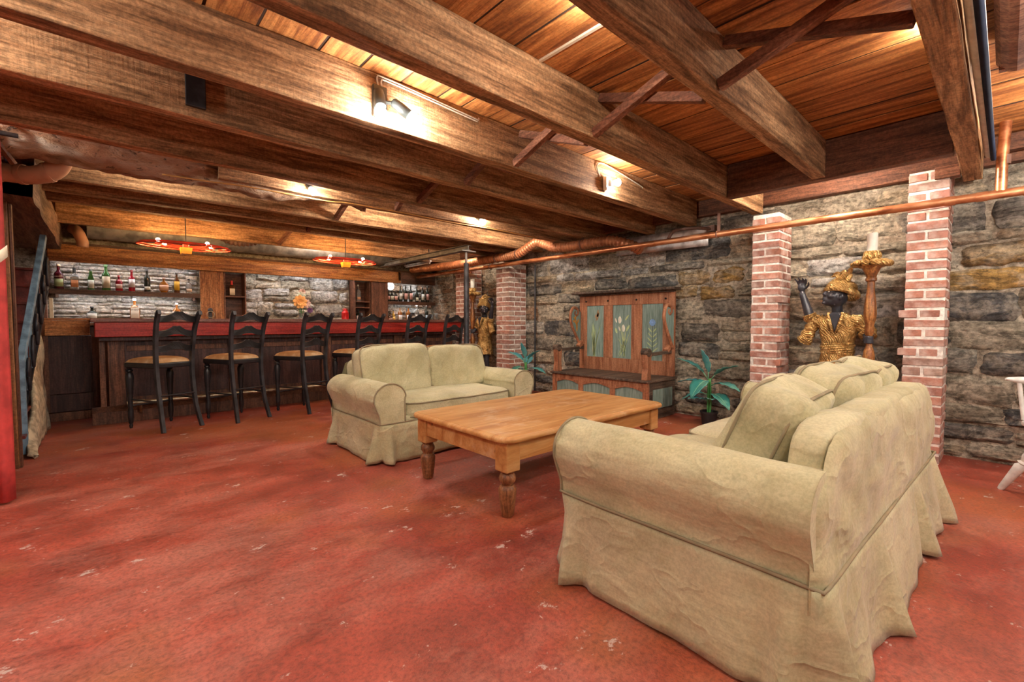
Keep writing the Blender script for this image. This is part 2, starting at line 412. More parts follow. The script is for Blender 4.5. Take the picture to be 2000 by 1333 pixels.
M['ebony'] = plain('ebony_lacquer', (.035, .036, .045), .22, 0, .3, 6, .05)
M['wax'] = plain('white_wax', (.72, .72, .64), .5, 0, .05)
M['white'] = plain('white_paint', (.72, .72, .68), .55, 0, .12, 20, .15)
M['cable'] = plain('white_cable', (.46, .40, .31), .6)
M['cord'] = plain('orange_cord', (.50, .27, .08), .5)
M['redcurtain'] = plain('red_curtain', (.52, .05, .045), .8, 0, .25, 7, .2)
M['cream'] = plain('cream_trim', (.68, .60, .44), .7)
M['postwood'] = wood('orange_brown_post', (.16, .06, .022), (.28, .11, .035), (.36, .17, .07), 'z', .5, .8, .25)
M['stairred'] = plain('oxblood_stair_paint', (.14, .024, .018), .32, 0, .4, 10, .4)
M['blue'] = plain('blue_grey_paint', (.18, .30, .40), .5, 0, .3, 14, .3)
M['iron'] = plain('black_iron', (.035, .036, .042), .45, .5, .4, 12, .3)
M['plaster'] = plain('rough_plaster', (.50, .43, .30), .95, 0, .35, 14, .9)
M['pvc'] = plain('painted_drain_pipe', (.46, .24, .14), .5, 0, .25, 5)
M['bluevalve'] = plain('blue_valve', (.09, .20, .38), .5)
M['darkcable'] = plain('dark_blue_cable', (.018, .024, .045), .9, spec=.1)
M['gap_shade'] = plain('gap_shade_paint', (.035, .016, .008), .95)  # near-black colour for the shade in the plank gaps
def leafm():
    g = G('teal_leaf', .38, 0, .5); t = g.n('ShaderNodeTexCoord'); f = g.noise(g.co(), 9, 4)
    c = g.ramp(g.rnd(), [(0, (.05, .29, .36)), (.3, (.05, .30, .28)), (.6, (.03, .19, .15)), (.8, (.10, .40, .48)), (1, (.03, .16, .12))])
    c = g.mix(g.ramp(f, [(.52, 0.0), (.7, .5)]), c, (.20, .42, .30))
    g.col(c); g.bump(g.noise(g.co(), 30, 3), .4, .004); return g.m
M['leaf'] = leafm()
M['leafvein'] = plain('leaf_vein', (.22, .48, .30), .5)
M['stem'] = plain('green_stem', (.07, .28, .07), .45, 0, .3)
M['potblack'] = plain('black_plastic', (.015, .015, .017), .45)
M['soil'] = plain('soil', (.05, .035, .02), .95, 0, .3, 40, .8)
M['sheet'] = plain('galvanised_sheet', (.52, .50, .49), .45, .4, .35, 8, .2)
M['porcelain'] = plain('white_porcelain', (.75, .74, .70), .3)
M['socket'] = plain('grey_lamp_housing', (.035, .04, .038), .4, .3)
def emit(name, c, s):
    m = bpy.data.materials.new(name); m.use_nodes = True; nt = m.node_tree; nt.nodes.clear()
    e = nt.nodes.new('ShaderNodeEmission'); o = nt.nodes.new('ShaderNodeOutputMaterial'); e.inputs[0].default_value = (*c, 1); e.inputs[1].default_value = s
    nt.links.new(e.outputs[0], o.inputs[0]); return m
M['bulb'] = emit('lit_bulb', (1.0, .92, .83), BULB)
M['amber'] = emit('lit_amber_bulb', (1.0, .60, .25), WARM)
M['globe'] = emit('lit_added_globe', (1.0, .92, .83), GLOBE)
M['hidbulb'] = emit('lit_unseen_bulb', (1.0, .88, .74), HID)
M['nearbulb'] = emit('lit_added_bulb', (1.0, .93, .85), NEAR)
M['strip'] = emit('lit_strip', (.96, .97, 1.0), STRIP*4.5)
M['signlit'] = emit('lit_sign_face', (1.0, .97, .92), 1.4)
M['redneon'] = plain('red_lamp_hoop', (.62, .06, .03), .35)
M['yellowglow'] = plain('amber_glass_box', (.85, .42, .04), .3)
def glass(name, c, tr=.55, rough=.08):
    g = G(name, rough, 0, .6); g.col(c); g.b.inputs['Transmission Weight'].default_value = tr; g.b.inputs['IOR'].default_value = 1.45
    return g.m
# ================================================================ THE ROOM
XW = 5.15; YB = 8.1; XL = -2.4; YN = -3.2; ZC = 2.48
rs = random.Random(7)
struct(MB().box(XL, XW+.3, YN, YB+.3, -.1, 0).build('floor', M['floor']), 'worn red painted concrete floor')
# ---- ceiling: planks, joists, bridging
ceil = struct(empty('ceiling'), 'orange plank ceiling on rough sawn joists')
xs = [1.308, 1.562, 1.741, 1.961, 2.168, 2.43, 2.686, 2.952, 3.3, 3.65, 3.87, 4.07]
x = xs[0]
while x > XL: x -= rs.uniform(.2, .32); xs.insert(0, x)
x = xs[-1]
while x < XW+.3: x += rs.uniform(.12, .28); xs.append(x)
for a, b in zip(xs[:-1], xs[1:]):
    dz = rs.uniform(-.006, .006)
    o = MB().box(-(b-a)/2+.007, (b-a)/2-.007, -(YB+.3-YN)/2, (YB+.3-YN)/2, 0, .03).build('plank', M['plank'], ceil)
    o.location = ((a+b)/2, (YB+.3+YN)/2, ZC+dz)
for a in xs[1:-1]: MB().box(a-.0065, a+.0065, YN, YB+.3, ZC+.003, ZC+.028).build('gap_shade_strip', M['gap_shade'], ceil)  # dark strips put painted shade into the gaps between planks
MB().box(XL, XW+.3, YN, YB+.3, ZC+.05, ZC+.09).build('subfloor', M['headerw'], ceil)
MB().box(1.733, 1.75, 1.04, 1.70, ZC-.012, ZC+.005).build('batten', M['cream'], ceil)  # cream strip stands in for a lit line between planks
def joist(y0, y1, x0, x1, z0=2.2, mat='joist', seed=0, name='joist'):
    n = 26; r2 = random.Random(seed); mb = MB(); L = x1-x0
    def sec(i):
        t = i/n; X = -L/2+L*t
        j = lambda k: .006*ns((X*3, k*7.1, seed*3.3))
        h = (ZC-z0); wdt = (y1-y0)/2
        return [(X, -wdt+j(1), j(2)), (X, wdt+j(3), j(4)), (X, wdt+j(5), h), (X, -wdt+j(6), h)]
    V = [p for i in range(n+1) for p in sec(i)]; F = []
    for i in range(n):
        for k in range(4): F.append((i*4+k, i*4+(k+1) % 4, (i+1)*4+(k+1) % 4, (i+1)*4+k))
    F += [(3,2,1,0), (n*4, n*4+1, n*4+2, n*4+3)]
    mb.add(V, F); o = mb.build(name, M[mat], ceil, bevel=.006); o.location = ((x0+x1)/2, (y0+y1)/2, z0)
    return o
J = {'C': (.15, .255), 'B': (.955, 1.042), 'A': (1.69, 1.785), 'D': (2.385, 2.485), 'E': (2.965, 3.06), 'F': (3.70, 3.785), 'H': (4.90, 4.98), 'I': (5.36, 5.44), 'J': (5.80, 5.88), 'K': (7.0, 7.08)}
END = {'C': 5.02, 'B': 4.085, 'A': 4.98, 'D': 5.0}
for i, (k, (a, b)) in enumerate(J.items()):
    joist(a, b, -.34 if k in 'HIJK' else XL, END.get(k, 5.12), 2.2, 'joist', i+1)
for i, y in enumerate((-.62, -1.38, -2.14, -2.9)): joist(y, y+.095, XL, 5.12, 2.2, 'joist', 20+i)
# decayed round log joist
def logf(u, v):
    X = XL+(5.12-XL)*u; a = 2*math.pi*v
    r = .135+.035*ns((X*2.2, math.cos(a)*1.5, math.sin(a)*1.5))+.022*ns((X*9, math.cos(a)*4, math.sin(a)*4))
    if math.cos(a) < -.2 and X < 1.6: r -= .02*abs(ns((X*5, a*3, 9)))*1.5
    k = 1.0 if X < 1.0 else max(.35, 1-(X-1.0)*.45)
    return (X, 4.25+r*k*math.cos(a)*.85, 2.30+.06*(1-k)+r*k*math.sin(a)*1.1)
MB().grid(lambda u, v: logf(u*.63, v), 200, 28).build('log_joist', M['log'], ceil, smooth=60)
joist(4.12, 4.25, .7, 5.12, 2.215, 'joist', 40)
MB().box(XL, .7, 4.2, 4.3, 2.38, ZC).build('joist_packing', M['joist'], ceil)
MB().box(4.09, 4.18, .262, 1.683, 2.195, ZC).build('header_beam', M['headerw'], ceil, bevel=.005)
MB().box(4.72, 4.80, .26, .40, 2.19, 2.28).build('packing_block', M['brace'], ceil, bevel=.004)
MB().box(5.05, 5.13, -1.3, YB, 2.30, ZC).build('sill_board', M['headerw'], ceil, bevel=.004)
MB().box(4.93, 5.0, -1.3, .145, 2.36, ZC).build('sill_board', M['headerw'], ceil, bevel=.004)
ks = ['C', 'B', 'A', 'D', 'E', 'F']
bays = [(J[ks[i]][1], J[ks[i+1]][0]) for i in range(5)] + [(J['F'][1], 4.13), (4.33, 4.90), (5.44, 5.80), (5.88, 7.0)]
for i, (a, b) in enumerate(bays):
    xo = 2.2 if i < 6 else 1.9
    MB().bar((xo+.06, a+.004, 2.225), (xo+.06, b-.004, 2.45), .045, .05, (0, 0, 1)).build('brace', M['brace'], ceil, bevel=.003)
    MB().bar((xo, a+.004, 2.45), (xo, b-.004, 2.225), .045, .05, (0, 0, 1)).build('brace', M['brace'], ceil, bevel=.003)
# patches and hanger between the first left joists
MB().box(.12, .34, 2.49, 2.955, 2.44, 2.476).build('patch_board', M['brace'], ceil)
MB().box(.47, .57, 2.49, 2.955, 2.44, 2.476).build('patch_board', M['brace'], ceil)
MB().box(.36, .45, 2.94, 2.963, 2.25, 2.476).build('hanger_plate', M['steel'], ceil, bevel=.003)
# hewn girder carrying the joists over the bar
def gird(u, v):
    Y = 4.67+(8.0-4.67)*u; k = [(-.74, 2.0), (-.34, 1.985), (-.325, 2.25), (-.76, 2.26)]
    t = v*4; i = int(t) % 4; f = t-int(t); a = k[i]; b = k[(i+1) % 4]
    X = a[0]+(b[0]-a[0])*f; Z = a[1]+(b[1]-a[1])*f
    return (X+.02*ns((X*5, Y*2.5, Z*5)), Y, Z+.018*ns((X*6, Y*3, Z*6+4)))
MB().grid(gird, 60, 20).build('girder', M['girder'], ceil, smooth=50)

# ---- stone walls
def stone_obj(parent, t0, t1, z0, z1, plane, depth, mat, rnd, axis='x', jit=.3):
    """one irregular stone; plane = wall face coordinate, the stone stands proud of it towards the room"""
    w2 = (t1-t0)/2; h2 = (z1-z0)/2; nu = 9 if w2 > .1 else 4; nv = 5 if h2 > .045 else 3; sd = rnd.uniform(0, 99)
    cj = [(rnd.uniform(-jit, jit)*h2*.8, rnd.uniform(-jit, jit)*h2*.7) for _ in range(4)]
    cut = [rnd.uniform(.05, .45) for _ in range(4)]
    V = []; F = []
    def P(u, v):
        a = (-1+2*u); b = (-1+2*v)
        # round the outline
        m = max(abs(a), abs(b)); q = (abs(a)**11+abs(b)**11)**(1/11) or 1
        s = m/q if q else 1
        A = a*s; B = b*s
        dx = sum(c[0]*wt for c, wt in zip(cj, ((1-u)*(1-v), u*(1-v), u*v, (1-u)*v)))
        dy = sum(c[1]*wt for c, wt in zip(cj, ((1-u)*(1-v), u*(1-v), u*v, (1-u)*v)))
        dx += min(.035, h2*.45)*ns((A*3, B*3, sd)); dy += min(.026, h2*.35)*ns((A*w2*9, B*3, sd+5))
        e = 1-max(abs(a)**5, abs(b)**5)
        d = depth*(.15+.85*(e if e > .0 else 0)**.4)+.020*ns((A*w2*8+sd, B*2.5, 3))*(e > .01)
        return A*w2+dx, B*h2+dy, d
    for i in range(nu+1):
        for j in range(nv+1): V.append(P(i/nu, j/nv))
    for i in range(nu):
        for j in range(nv): F.append((i*(nv+1)+j, (i+1)*(nv+1)+j, (i+1)*(nv+1)+j+1, i*(nv+1)+j+1))
    rim = [i*(nv+1) for i in range(nu)]+[nu*(nv+1)+j for j in range(nv)]+[i*(nv+1)+nv for i in range(nu, 0, -1)]+[j for j in range(nv, 0, -1)]
    k = len(V)
    for i in rim: V.append((V[i][0]*1.02, V[i][1]*1.02, -.03))
    n = len(rim)
    for a in range(n): F.append((rim[a], k+a, k+(a+1) % n, rim[(a+1) % n]))
    if axis == 'x': V = [(-d, t, z) for t, z, d in V]; loc = (plane, (t0+t1)/2, (z0+z1)/2)
    else: V = [(t, -d, z) for t, z, d in V]; loc = ((t0+t1)/2, plane, (z0+z1)/2)
    o = MB().add(V, F).build('stone', M[mat], parent, smooth=55); o.location = loc
    return o
def courses(parent, T0, T1, Z0, Z1, hr, wr, plane, axis, pick, rnd, gap=.022, depth=(.02, .06), jit=.3):
    z = Z0
    while z < Z1-.03:
        h = min(rnd.uniform(*hr), Z1-z)
        if Z1-(z+h) < hr[0]*.6: h = Z1-z
        t = T0-rnd.uniform(0, wr[0]*.5)
        while t < T1-.03:
            wd = rnd.uniform(*wr)
            if t+wd > T1-wr[0]*.5: wd = T1-t
            a = max(t, T0); zz = z+rnd.uniform(-.012, .012)
            g = gap*rnd.uniform(.5, 1.6)
            if h > .15 and wd < .45 and rnd.random() < .28:
                s = rnd.uniform(.4, .6)*h
                stone_obj(parent, a+g/2, t+wd-g/2, zz+g/2, zz+s-g/4, plane, rnd.uniform(*depth), pick(a+wd/2, z, rnd), rnd, axis, jit)
                stone_obj(parent, a+g/2, t+wd-g/2, zz+s+g/4, zz+h-g/2, plane, rnd.uniform(*depth), pick(a+wd/2, z+s, rnd), rnd, axis, jit)
            else:
                stone_obj(parent, a+g/2, t+wd-g/2, zz+g/2, zz+h-g/2, plane, rnd.uniform(*depth), pick(a+wd/2, z, rnd), rnd, axis, jit)
            t += wd
        z += h
def wallgrid(name, axis, plane, T0, T1, Z0, Z1, nt, nz):
    def fn(u, v):
        t = T0+(T1-T0)*u; z = Z0+(Z1-Z0)*v
        d = .018*ns((t*3, z*3, 1))+.012*ns((t*9, z*9, 4))
        return (plane-d, t, z) if axis == 'x' else (t, plane-d, z)
    o = MB().grid(fn, nt, nz).build(name, M['wallmortar'], None, smooth=80, solid=0)
    return struct(o)
wr_ = wallgrid('wall_right', 'x', XW, -3.3, YB+.2, -.02, 2.36, 160, 40); wr_['label'] = 'rubble fieldstone wall with slate and ochre stones'
def pick_r(y, z, r):
    q = r.random()
    if y < .5:
        k = int(z/.21)
        return 'stone_ochre' if (1.35 < z < 1.55 or .98 < z < 1.1) and q < .6 else ('stone_slate' if q < .45 else 'stone')
    if y < 1.6: return 'stone_ochre' if q < .10 else ('stone_pale' if q < .35 else 'stone')
    if 1.7 < y < 2.6 and 1.35 < z < 1.62: return 'stone_ochre'
    if y < 3.0: return 'stone_slate' if q < .18 else 'stone'
    if y < 5.3: return 'stone_pale' if q < .42 else ('stone_slate' if q < .55 else 'stone')
    return 'stone_brown' if y > 6.5 or q < .4 else 'stone'
courses(wr_, -1.1, 6.7, .0, 2.28, (.11, .25), (.32, .82), XW, 'x', pick_r, random.Random(21))
courses(wr_, 6.7, YB, .9, 2.2, (.12, .22), (.25, .5), XW, 'x', pick_r, random.Random(5))
wb = wallgrid('wall_back', 'y', YB, XL, XW+.2, -.02, 2.5, 90, 30); wb['label'] = 'stone wall behind the back bar'
courses(wb, -.46, 1.06, 1.06, 1.92, (.035, .07), (.14, .34), YB-.02, 'y', lambda t, z, r: 'stone_ledger', random.Random(3), .008, (.008, .022), .2)
courses(wb, 1.64, 3.34, 1.02, 1.94, (.12, .24), (.22, .5), YB-.02, 'y', lambda t, z, r: 'stone_pale' if r.random() < .7 else 'stone', random.Random(9), .02, (.02, .06))
courses(wb, 3.96, 5.12, 1.0, 2.0, (.10, .2), (.18, .42), YB-.02, 'y', lambda t, z, r: 'stone_brown' if r.random() < .75 else 'stone_pale', random.Random(13), .02, (.02, .06))
o = struct(MB().box(XL-.15, XL, YN, YB+.3, -.02, 2.6).build('wall_left', M['wallmortar']))
o = struct(MB().box(XL, XW+.3, YN-.15, YN, -.02, 2.6).build('wall_front', M['wallmortar']))

# ---- brick pillars flanking the statue niches
BRM = {}
def brickmesh(lx, ly):
    k = (round(lx, 3), round(ly, 3))
    if k not in BRM:
        L = []
        for s in range(3):
            rr = random.Random(s+int(lx*1000)); V = []; h = .0295
            mb = MB().box(-lx/2, lx/2, -ly/2, ly/2, -h, h); mb.v = [tuple(c+rr.uniform(-.0025, .0025) for c in p) for p in mb.v]
            me = mb.mesh('brick'); me.materials.append(M['brick'])
            bm = bmesh.new(); bm.from_mesh(me); bmesh.ops.bevel(bm, geom=list(bm.edges), offset=.004, segments=1, affect='EDGES'); bm.to_mesh(me); bm.free()
            L.append(me)
        BRM[k] = L
    return BRM[k]
def pillar(y0, y1, x0, x1, H, label, seed, proud=()):
    r = random.Random(seed); t = thing('brick_pillar', label, 'pillar', ((x0+x1)/2, (y0+y1)/2, 0))
    cx = (x0+x1)/2; cy = (y0+y1)/2; w = y1-y0; d = x1-x0; g = .016; ch = .0755
    MB().box(-d/2+.005, d/2, -w/2+.005, w/2-.005, 0, H).build('mortar_core', M['mortar'], t)
    n = int(H/ch); half = (w-g)/2
    for i in range(n):
        z = .036+i*ch; br = []
        if i % 2 == 0:
            br.append((x0, x0+.108, y0, y1)); xx = x0+.108+g
            while xx < x1-.05:
                e = min(xx+.235, x1); br.append((xx, e, y0, y0+half)); br.append((xx, e, y1-half, y1)); xx = e+g
        else:
            xx = x0
            k = 0
            while xx < x1-.05:
                e = min(xx+(.235 if k == 0 else .115), x1)
                if k == 0: br.append((xx, e, y0, y0+half)); br.append((xx, e, y1-half, y1))
                else: br.append((xx, e, y0, y1))
                xx = e+g; k += 1
        for (a, b, c, e) in br:
            me = r.choice(brickmesh(b-a, e-c)); dy = 0
            for (ii, s) in proud:
                if ii == i and a == x0: dy = s
            inst(me, 'brick', t, ((a+b)/2-cx+r.uniform(-.003, .003), (c+e)/2-cy+dy+r.uniform(-.002, .002), z), (0, 0, r.uniform(-.012, .012)), (1, 1, r.uniform(.95, 1.04)))
    return t
pillar(.312, .552, 4.74, 5.10, 2.27, 'pink brick pillar behind the far end of the large sofa', 1, ((15, .03), (11, .03)))
pillar(1.46, 1.70, 4.74, 5.10, 2.14, 'brick pillar between the potted plant and the turbaned statue waving a hand', 2, ((9, -.03), (12, -.03), (17, -.02)))
pillar(5.24, 5.555, 4.72, 5.09, 2.02, 'red brick pillar behind the right arm of the loveseat', 3)
pillar(6.39, 6.68, 4.72, 5.09, 2.06, 'brick pillar partly hidden behind the black steel post', 4)
# ================================================================ SOFAS, TABLE, SETTLE
def rbox(hx, hy, hz, n=6.0, res=(14, 14, 8), seed=0, amp=.008, fr=4.0, crown=0.0):
    """puffed superellipsoid box centred on the origin"""
    mb = MB()
    def P(a, b, c):
        q = (abs(a)**n+abs(b)**n+abs(c)**n)**(1/n)
        x, y, z = a/q, b/q, c/q
        cr = 1+crown*(1-x*x)*(1-y*y) if abs(c) >= .999 else 1
        p = Vector((x*hx, y*hy, z*hz*cr))
        d = amp*(ns((p.x*fr+seed, p.y*fr, p.z*fr))+.6*ns((p.x*fr*2.3+p.z*5, p.y*fr*1.2, p.z*fr*2+seed))+.5*ns((p.x*3+p.z*9+seed, p.y*9, p.z*3)))
        nn = Vector((x*abs(x)**(n-2)/hx, y*abs(y)**(n-2)/hy, z*abs(z)**(n-2)/hz)); nn.normalize()
        return p+nn*d
    X, Y, Z = res; L = lambda t: -1+2*t
    for s in (-1, 1):
        mb.grid(lambda u, v: P(L(u), L(v), s), X, Y, s < 0)
        mb.grid(lambda u, v: P(L(u), s, L(v)), X, Z, s > 0)
        mb.grid(lambda u, v: P(s, L(u), L(v)), Y, Z, s < 0)
    return mb
def ring(hx, hy, z, n=6.0, k=48, f=1.0):
    out = []
    for i in range(k):
        a = 2*math.pi*i/k; c, s = math.cos(a), math.sin(a); q = (abs(c)**n+abs(s)**n)**(-1/n)
        out.append((hx*c*q*f, hy*s*q*f, z))
    return out
def cushion(parent, name, hx, hy, hz, loc, rot, seed, amp=.010, n=5.0, crown=.12, label=None):
    o = rbox(hx, hy, hz, n, (20, 18, 8), seed, amp, 5.0, crown).build(name, M['fabric'], parent, smooth=180, sub=1)
    o.location = loc; o.rotation_euler = rot
    for s in (-1, 1):
        f = (1-.66**n)**(1/n)
        MB().tube([(a, b, c+.004*ns((a*8, b*8, seed))) for a, b, c in ring(hx*1.004, hy*1.004, s*hz*.66, n, 56, f)], 0.006, 6, True).build('piping', M['piping'], o, smooth=180)
    if label: o['label'] = label
    return o
def rolled_profile(w, H, z0):
    """arm section in (x,z) from the seat side over the roll to the outside; x grows outwards, 0 at the seat side"""
    rr_ = w*.5; zr = H-rr_*.92; pts = [(.01, z0), (.01, zr-.02)]
    for a in (170, 145, 120, 95, 70, 45, 20, -5, -25): pts.append((w*.5+rr_*math.cos(R(a)), zr+rr_*.92*math.sin(R(a))))
    ze = zr-rr_*.39; pts += [(w-.026, ze-(ze-z0)*.25), (w-.040, ze-(ze-z0)*.5), (w-.046, ze-(ze-z0)*.75), (w-.047, z0)]
    return pts
def sofa(name, label, cx, cy, rz, W, D, Hb, Ha, aw, nseat, backs, seed, seath=.45, z0=.31, bt=.20):
    """local frame: seat faces -y, centre of the footprint at the origin"""
    t = thing(name, label, 'sofa', (cx, cy, 0), rz)
    hx = W/2; fab = M['fabric']
    MB().box(-hx+aw, hx-aw, -D/2+.02, D/2-.02, z0-.05, seath-.10).build('seat_base', fab, t, bevel=.02)
    # arms
    for s in (-1, 1):
        pp = catmull([(p[0], 0, p[1]) for p in rolled_profile(aw, Ha, z0)], 4); m = len(pp)
        y0 = -D/2; y1 = D/2-.004; ins = hx-aw
        def arm(u, v):
            i = min(m-1, int(round(v*(m-1)))); p = pp[i]; y = y0+(y1-y0)*u
            o_ = max(0, (i/(m-1)-.3)/.7)
            d = .007*ns((p.x*5+seed, y*4, p.z*5))+.009*ns((p.x*3, y*2.2+p.z*7, seed+s))+.010*o_*ns((y*3.5, p.z*9-y*4, seed+9))
            ga = .010*math.exp(-(u/.09)**2)*ns((p.x*30, p.z*30, seed))          # gathers behind the front piping
            dx = (p.x-aw*.5)/(aw*.5)
            return (s*(p.x+ins+(d+ga)*dx), y, p.z+(d+ga)*.7)
        mb = MB().grid(arm, 36, m-1, s < 0)
        mb.add([(s*(p.x+ins), y0, p.z) for p in pp], [tuple(range(m))]); mb.add([(s*(p.x+ins), y1, p.z) for p in pp], [tuple(range(m))])
        a = mb.build('arm', fab, t, smooth=60)
        MB().tube([(s*((p.x-aw*.5)*1.015+aw*.5+ins), y0-.003, p.z+.002) for p in pp], .0055, 6).build('piping', M['piping'], a, smooth=180)
    # backrest between the arms and the rear panel of the slipcover that runs across everything
    bw = hx-aw*.62
    bk = rbox(bw, bt/2, (Hb-z0)/2, 9, (30, 8, 16), seed+3, .010, 4.2)
    bk.v = [(x, y, z+.012*ns((x*2.2, y*3, seed))*(z > 0)) for x, y, z in bk.v]
    o = bk.build('backrest', fab, t, smooth=180); o.location = (0, D/2-bt/2-.004, z0+(Hb-z0)/2)
    def topz(x):
        e = (abs(x)-bw)/(aw*.62)
        if e <= -.0: return Hb-.018-.03*math.exp(-((bw-abs(x))/.05)**2)
        za = Ha-.02-.16*max(0, e)**3
        return za+(Hb-.05-za)*math.exp(-(e/.14)**2)
    def rear(u, v):
        x = (-1+2*u)*(hx-.035); zt = topz(x); z = z0-.07+(zt-z0+.07)*v
        edge = min(1, (hx-.035-abs(x))/.05, (1-v)*(zt-z0)/.06+.0)
        d = .016*ns((x*2.3+z*2, z*3, seed+4))+.012*ns((x*6-z*9, z*7+x*3, seed+8))+.02*math.exp(-((v-.0)/.12)**2)*ns((x*9, 0, seed))
        return (x, D/2-.012+.03*max(0, edge)**.5+d*max(0, min(1, edge+.3))*min(1, max(0, v-.12)/.12), z)
    MB().grid(rear, 90, 26).build('back_cover', fab, t, smooth=180)
    # skirt with pleats at the corners, flared hem
    P0 = hx-.046; Q0 = D/2; path = []
    def side(ax, ay, bx, by, n):
        for i in range(n): path.append((ax+(bx-ax)*i/n, ay+(by-ay)*i/n))
    side(-P0, -Q0, P0, -Q0, 64); side(P0, -Q0, P0, Q0, 44); side(P0, Q0, -P0, Q0, 72); side(-P0, Q0, -P0, -Q0, 44)
    N = len(path); cor = [(-P0, -Q0), (P0, -Q0), (P0, Q0), (-P0, Q0)]; big = W > 1.9
    def sk(u, v):
        i = int(round(u*N)) % N; x, y = path[i]; nx = ny = 0
        if abs(abs(y)-Q0) < 1e-6: ny = 1 if y > 0 else -1
        if abs(abs(x)-P0) < 1e-6: nx = 1 if x > 0 else -1
        dc = min(math.hypot(x-a, y-b) for a, b in cor); rearf = 1.0 if ny > 0 else .0
        fl = (.030+.03*rearf)*v+.030*v*ns((x*2.8+seed, y*2.8, 7))+.014*v*ns((x*9, y*9, seed+v*1.5))+.02*rearf*v*ns((x*6, v*2, seed+3))
        pl = -.085*math.exp(-(dc/.020)**2)*v+.055*v*math.exp(-((dc-.065)/.03)**2)-.02*v*math.exp(-((dc-.14)/.03)**2)
        if ny > 0 and big: pl += -.07*v*math.exp(-((abs(x)-.33)/.022)**2)+.055*v*math.exp(-((abs(x)-.39)/.035)**2)
        if ny > 0: fl += .021
        q = math.hypot(nx, ny) or 1
        z = z0+.004-z0*v
        zz = max(.004, z+(.012*ns((x*2.6, y*2.6, seed+2))+.010)*v)
        return (x+nx/q*(fl+pl), y+ny/q*(fl+pl), zz)
    MB().grid(sk, N, 10).build('skirt', fab, t, smooth=180, solid=.004)
    MB().tube([(x*1.005, y*1.004+(.020 if y > Q0-.001 else 0), z0+.006+.006*ns((x*3, y*3, seed))) for x, y in path], .006, 6, True).build('piping', M['piping'], t, smooth=180)
    iw = W-2*aw; sw = iw/nseat
    for i in range(nseat):
        cushion(t, 'seat_cushion', sw/2-.004, (D-.10)/2, .085, (-iw/2+sw*(i+.5), -.06, seath-.06), (0, 0, 0), seed+i*7+1, .008, 8, .10)
    for i, (bx, by, bz, hx2, hz2, th, tilt, roll) in enumerate(backs):
        cushion(t, 'back_cushion', hx2, hz2, th, (bx, by, bz), (R(90-tilt), R(0), R(roll)), seed+50+i*11, .020, 7.0, .20)
    return t
sofa('loveseat', 'small two seat khaki slipcovered sofa in front of the bar', 2.355, 3.67, 0, 1.70, .95, .775, .625, .265, 1,
     [(-.345, .16, .655, .365, .235, .105, 15, 3), (.335, .17, .64, .335, .222, .105, 14, -2)], 4)
sofa('large_sofa', 'long khaki slipcovered sofa seen from behind at the right', 2.47, .775, math.pi-.03, 2.14, .95, .785, .675, .27, 2,
     [(.47, .165, .635, .30, .235, .115, 22, 4), (-.11, .20, .66, .30, .235, .115, 15, -3), (-.64, .19, .66, .27, .235, .115, 17, 2)], 15, .46, .36, .13)

# ---- coffee table
tx0, tx1, ty0, ty1, tz = 1.585, 3.275, 1.785, 2.82, .475
t = thing('coffee_table', 'large low pine coffee table with turned legs between the two sofas', 'table', ((tx0+tx1)/2, (ty0+ty1)/2, 0))
hx, hy = (tx1-tx0)/2, (ty1-ty0)/2
def rr(hx, hy, r, k=7):
    P = []
    for cx, cy, a0 in ((hx-r, hy-r, 0), (-hx+r, hy-r, 90), (-hx+r, -hy+r, 180), (hx-r, -hy+r, 270)):
        for i in range(k): P.append((cx+r*math.cos(R(a0+90*i/(k-1))), cy+r*math.sin(R(a0+90*i/(k-1)))))
    return P
mb = MB(); lay = [(-.012, .437), (-.004, .440), (0, .448), (-.001, .458), (-.006, .466), (-.018, .4705), (-.021, .4685), (-.026, .4685), (-.029, .472), (-.05, .4735)]
base = None; n = None
for off, z in lay:
    P = rr(hx+off, hy+off, .09+off*.8); n = len(P); mb.v += [(x, y, z) for x, y in P]
for i in range(len(lay)-1):
    for j in range(n): mb.f.append([i*n+j, i*n+(j+1) % n, (i+1)*n+(j+1) % n, (i+1)*n+j])
mb.f.append(list(range(n-1, -1, -1))); mb.f.append(list(range((len(lay)-1)*n, len(lay)*n)))
mb.build('tabletop', M['pine'], t, smooth=40)
lx, ly = hx-.095, hy-.095
for sx in (-1, 1):
    for sy in (-1, 1):
        leg = MB().box(-.052, .052, -.052, .052, .262, .437).build('leg', M['pine'], t, bevel=.008); leg.location = (lx*sx, ly*sy, 0)
        MB().lathe([(.030, 0), (.036, .008), (.042, .05), (.050, .12), (.052, .155), (.044, .175), (.034, .182), (.036, .19), (.047, .205), (.049, .222), (.043, .24), (.034, .248), (.042, .256), (.046, .262)], 20).build('turned_foot', M['pine_leg'], leg, smooth=50)
for s in (-1, 1):
    MB().box(-lx+.05, lx-.05, s*(ly+.025)-.012, s*(ly+.025)+.012, .315, .437).build('apron', M['pine'], t, bevel=.003)
    MB().box(s*(lx+.025)-.012, s*(lx+.025)+.012, -ly+.05, ly-.05, .315, .437).build('apron', M['pine'], t, bevel=.003)

# ---- settle bench against the stone wall (local: +x along world -y i.e. to the right in view, front is -y local)
t = thing('settle_bench', 'carved wooden settle bench with three green flower panels against the stone wall', 'bench', (4.78, 3.36, 0), -math.pi/2)
HW = .715; yb = .27; yf = -.33           # back plane, front plane
sm, sd = M['settle'], M['settle_dark']
W2 = HW-.05
MB().box(-HW-.02, HW+.02, yf-.03, yb+.02, .425, .455).build('seat_board', sd, t, bevel=.008)
MB().box(-HW, HW, yf+.01, yb, .0, .05).build('plinth', sd, t, bevel=.004)
